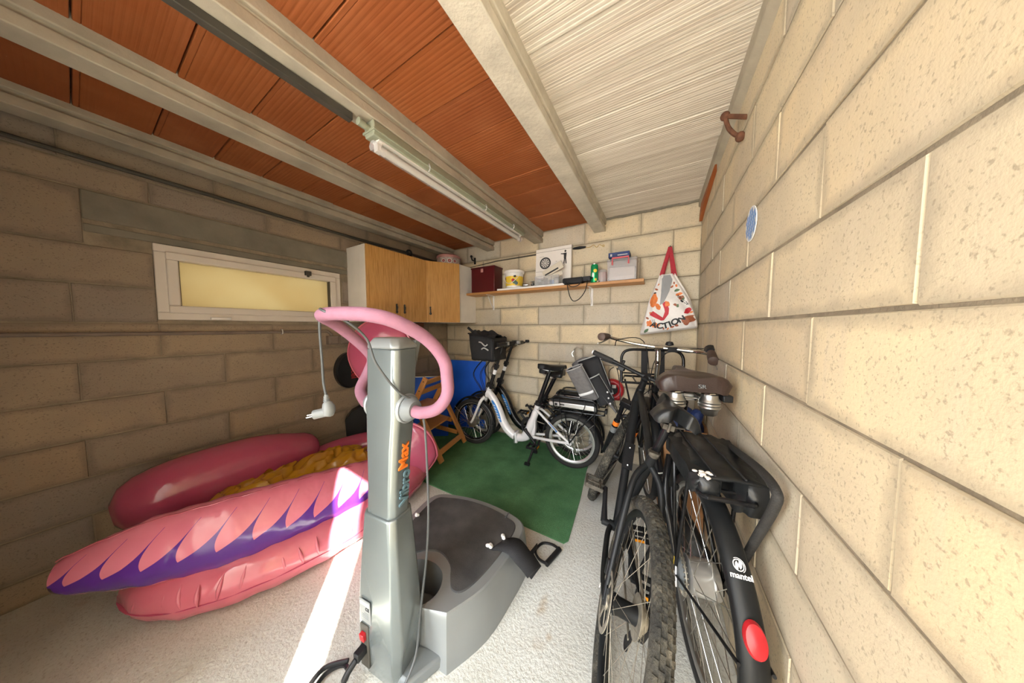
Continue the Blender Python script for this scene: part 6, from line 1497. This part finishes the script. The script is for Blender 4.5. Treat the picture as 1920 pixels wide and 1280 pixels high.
obj('carrier_strap', MB().beam(fcx + V((0.045, .045, .90)), fcx + V((0.066, .045, 1.13)), 0.045, 0.008, (1, 0, 0)).beam(fcx + V((0.04, -.06, .90)), fcx + V((0.066, -.06, 1.12)), 0.055, 0.012, (1, 0, 0)), 'blackfabric', fca, bevel=0.002)
# rear carrier and the double black bag on it
rc = MB()
for s in (-1, 1):
    rc.tube(sp([(0.22, s * .05, 0.775), (0.10, s * .068, 0.79), (-0.17, s * .068, 0.79), (-0.20, s * .04, 0.79)], 4), 0.0075, 8)
    rc.bar((-0.08, s * .068, 0.79), (-0.005, s * .078, RC), 0.0065, 8)
    rc.bar((0.10, s * .068, 0.79), (0.0, s * .078, RC), 0.0065, 8)
rc.bar((-0.20, -.04, 0.79), (-0.20, .04, 0.79), 0.0075, 8)
for x in (-.15, -.03, .1): rc.bar((x, -.068, 0.79), (x, .068, 0.79), 0.006, 8)
rco = obj('rear_carrier', rc, 'blackgloss', cy)
obj('spring_clip', MB().tube(sp([(0.18, .075, 0.80), (0.16, .13, 0.77), (0.15, .14, 0.70), (0.155, .12, 0.655), (0.15, .095, 0.66)], 5), 0.0028, 6), 'steel', rco)
pan = thing('double_pannier', 'black vinyl double pannier bag on the rear carrier of the city bike', 'bag', (0.160, 1.131, 0.80), (0, 0, R(100.78)))
def pan_top(u, v):
    x = -0.18 + 0.36 * u; y = -0.13 + 0.215 * v
    return V((x, y, 0.045 - 0.03 * abs(2 * v - 1) ** 4 + 0.006 * noise.noise(V((9 * u, 7 * v, 2)))))
m = MB().grid(pan_top, 18, 14); 
obj('top_flap', m, 'blackvinyl', pan, smooth=60).modifiers.new('thick', 'SOLIDIFY').thickness = 0.008
for s, y0, y1, hgt in ((1, 0.0, 0.088, 0.06), (-1, -0.135, -0.03, 0.10)):
    def P(u, v, s=s, y0=y0, y1=y1, hgt=hgt):
        a = 2 * pi * u; e = 0.5; cx, cyy = 0.0, (y0 + y1) / 2; k = 1 + 0.05 * sin(pi * v)
        x = cx + 0.18 * math.copysign(abs(cos(a)) ** e, cos(a)) * k; y = cyy + (y1 - y0) / 2 * math.copysign(abs(sin(a)) ** e, sin(a)) * k
        return V((x + 0.006 * sin(11 * a + 4 * v), y + 0.004 * sin(9 * a), 0.038 - hgt * v + 0.006 * sin(5 * a)))
    m = MB().grid(P, 48, 8, closed_u=True); m.f.append(tuple(i * 9 + 8 for i in range(48))); m.f.append(tuple(i * 9 for i in range(48)))
    obj('side_pocket', m, 'blackvinyl', pan, smooth=60)
for y in (-0.045, 0.03):
    obj('seam_piping', MB().tube([pan_top(u / 20, (y + .13) / .215) + V((0, 0, 0.006)) for u in range(21)], 0.003, 6), 'blackfabric', pan)
sc = MB()
for i in range(13): sc.ball((-0.172 + random.uniform(-.02, .02), 0.055 + random.uniform(-.03, .03), 0.046 + random.uniform(-.006, .003)), (random.uniform(.004, .011), random.uniform(.004, .01), .003), 7, 4)
o = obj('torn_patch', sc, 'paper', pan); o['kind'] = 'stuff'
WTL = Matrix.Rotation(R(-100.78), 4, 'Z') @ Matrix.Translation((-0.160, -1.131, 0))
obj('carrier_side_rail', MB().tube([WTL @ p for p in sp([(.262, 1.40, .80), (.262, 1.2, .845), (.262, 0.95, .897), (.262, .84, .90), (.262, .84, .86), (.262, .95, .69), (.25, 1.05, .5), (.24, 1.12, .37)], 5)], 0.011, 12), 'rubber', cy)
if 0: bar3 = thing('black_pole', 'black foam covered pole leaning along the right wall above the panniers', 'pole', (0.262, 1.44, 0.80))
if 0: obj('pole', MB().tube([(0, 0.0, 0.0), (0.002, -0.26, 0.0), (0.004, -0.62, -0.04)], 0.0135, 12).ball((0, 0, 0), 0.0135, 12, 8), 'rubber', bar3)
if 0: obj('pole_leg', MB().bar((0.004, -0.62, -0.04), (-0.0, -0.70, -0.80), 0.010, 10), 'black', bar3)
crank(cy, CB.x, CB.z, 0.062, R(-95), 0.17); crank(cy, CB.x, CB.z, -0.068, R(85), 0.17)
chainring(cy, CB.x, CB.z, -0.045, 0.075)
obj('chain_case', MB().prism([(0.57, 0.29), (0.54, 0.36), (0.47, 0.385), (0.05, 0.42), (-0.04, 0.40), (-0.05, 0.33), (0.0, 0.30), (0.45, 0.20), (0.53, 0.22)], -0.06, -0.035, 'XZ'), 'blackvinyl', cy, bevel=0.008)
obj('kickstand', MB().bar((0.40, 0.03, 0.27), (0.30, 0.16, 0.012), 0.010, 10).bar((0.40, -0.03, 0.27), (0.30, -0.11, 0.012), 0.010, 10).box((0.42, 0, 0.28), (0.08, 0.05, 0.02)), 'black', cy, bevel=0.002)

# ---------------------------------------------------------------- clutter in the corner behind the bikes
hm = thing('red_case', 'red round case with white sticker hanging on the back wall behind the bikes', 'case', (-0.36, 2.552, 0.70), (R(80), 0, R(10)))
obj('ring', MB().torus((0, 0, 0), 0.075, 0.030, 'Z', 32, 12), 'red', hm)
obj('core', MB().lathe([(0.05, -0.02), (0.05, 0.012), (0.02, 0.018), (0.002, 0.018)], 24), 'blackmatte', hm)
obj('sticker', MB().box((-0.055, 0.058, 0.029), (0.032, 0.04, 0.003)).box((0.015, 0.03, 0.02), (0.035, 0.03, 0.003)), 'paper', hm)
obj('hanger', MB().bar((0, 0.085, -0.035), (0, 0.085, 0.02), 0.005, 8), 'conduit', hm)
obj('feet', MB().ball((0.05, -0.075, 0.0), (0.03, 0.025, 0.03), 12, 8).ball((-0.06, -0.07, 0.0), (0.02, 0.02, 0.025), 12, 8), 'red', hm)
jr = thing('water_bottle', 'small clear plastic bottle standing on the floor between bikes and wall', 'bottle', (-0.53, 2.525, 0.0095))
obj('bottle', MB().lathe([(0.035, 0.0), (0.038, 0.01), (0.038, 0.10), (0.035, 0.12), (0.038, 0.14), (0.038, 0.22), (0.015, 0.27), (0.014, 0.285)], 24), 'clear', jr)
obj('cap', MB().lathe([(0.016, 0.283), (0.016, 0.305), (0.013, 0.307)], 18), 'white_plastic', jr)
cx = thing('cardboard_box', 'brown cardboard box in the corner under the brown saddle', 'box', (0.155, 2.02, 0), (0, 0, R(6)))
cxm = MB(); a, b, h_ = 0.11, 0.13, 0.58
for s in (-1, 1): cxm.box((s * a, 0, h_ / 2), (0.006, 2 * b, h_)); cxm.box((0, s * b, h_ / 2), (2 * a, 0.006, h_))
cxm.span((-a, -b, 0), (a, b, 0.006))
obj('walls', cxm, 'carton', cx)
obj('flap', MB().box((a + 0.01, 0, h_ + 0.03), (0.005, 2 * b - .01, 0.10), Matrix.Rotation(0.25, 3, 'Y')).box((0, -b - .015, h_ + 0.03), (2 * a - .01, 0.005, 0.10), Matrix.Rotation(0.3, 3, 'X')), 'carton', cx)
nb = thing('navy_jacket', 'crumpled shiny navy cloth bundle stuffed in the cardboard box', 'jacket', (0.155, 2.02, 0.66), (0, 0, 0))
m = MB().ball((0, 0, 0), (0.125, 0.14, 0.12), 40, 26)
for i, v in enumerate(m.v):
    n1 = noise.noise(v * 9); n2 = abs(noise.noise(v * 18 + V((3, 1, 2)))); m.v[i] = v * (1 + 0.22 * n1 - 0.25 * n2)
obj('bundle', m, 'navy', nb, smooth=70)
obj('sleeve', MB().tube(sp([(0.05, -0.06, 0.05), (0.08, -0.10, 0.10), (0.05, -0.12, 0.0), (0.03, -0.13, -0.06)], 5), [0.03] * 16, 12), 'navy', nb, smooth=60)
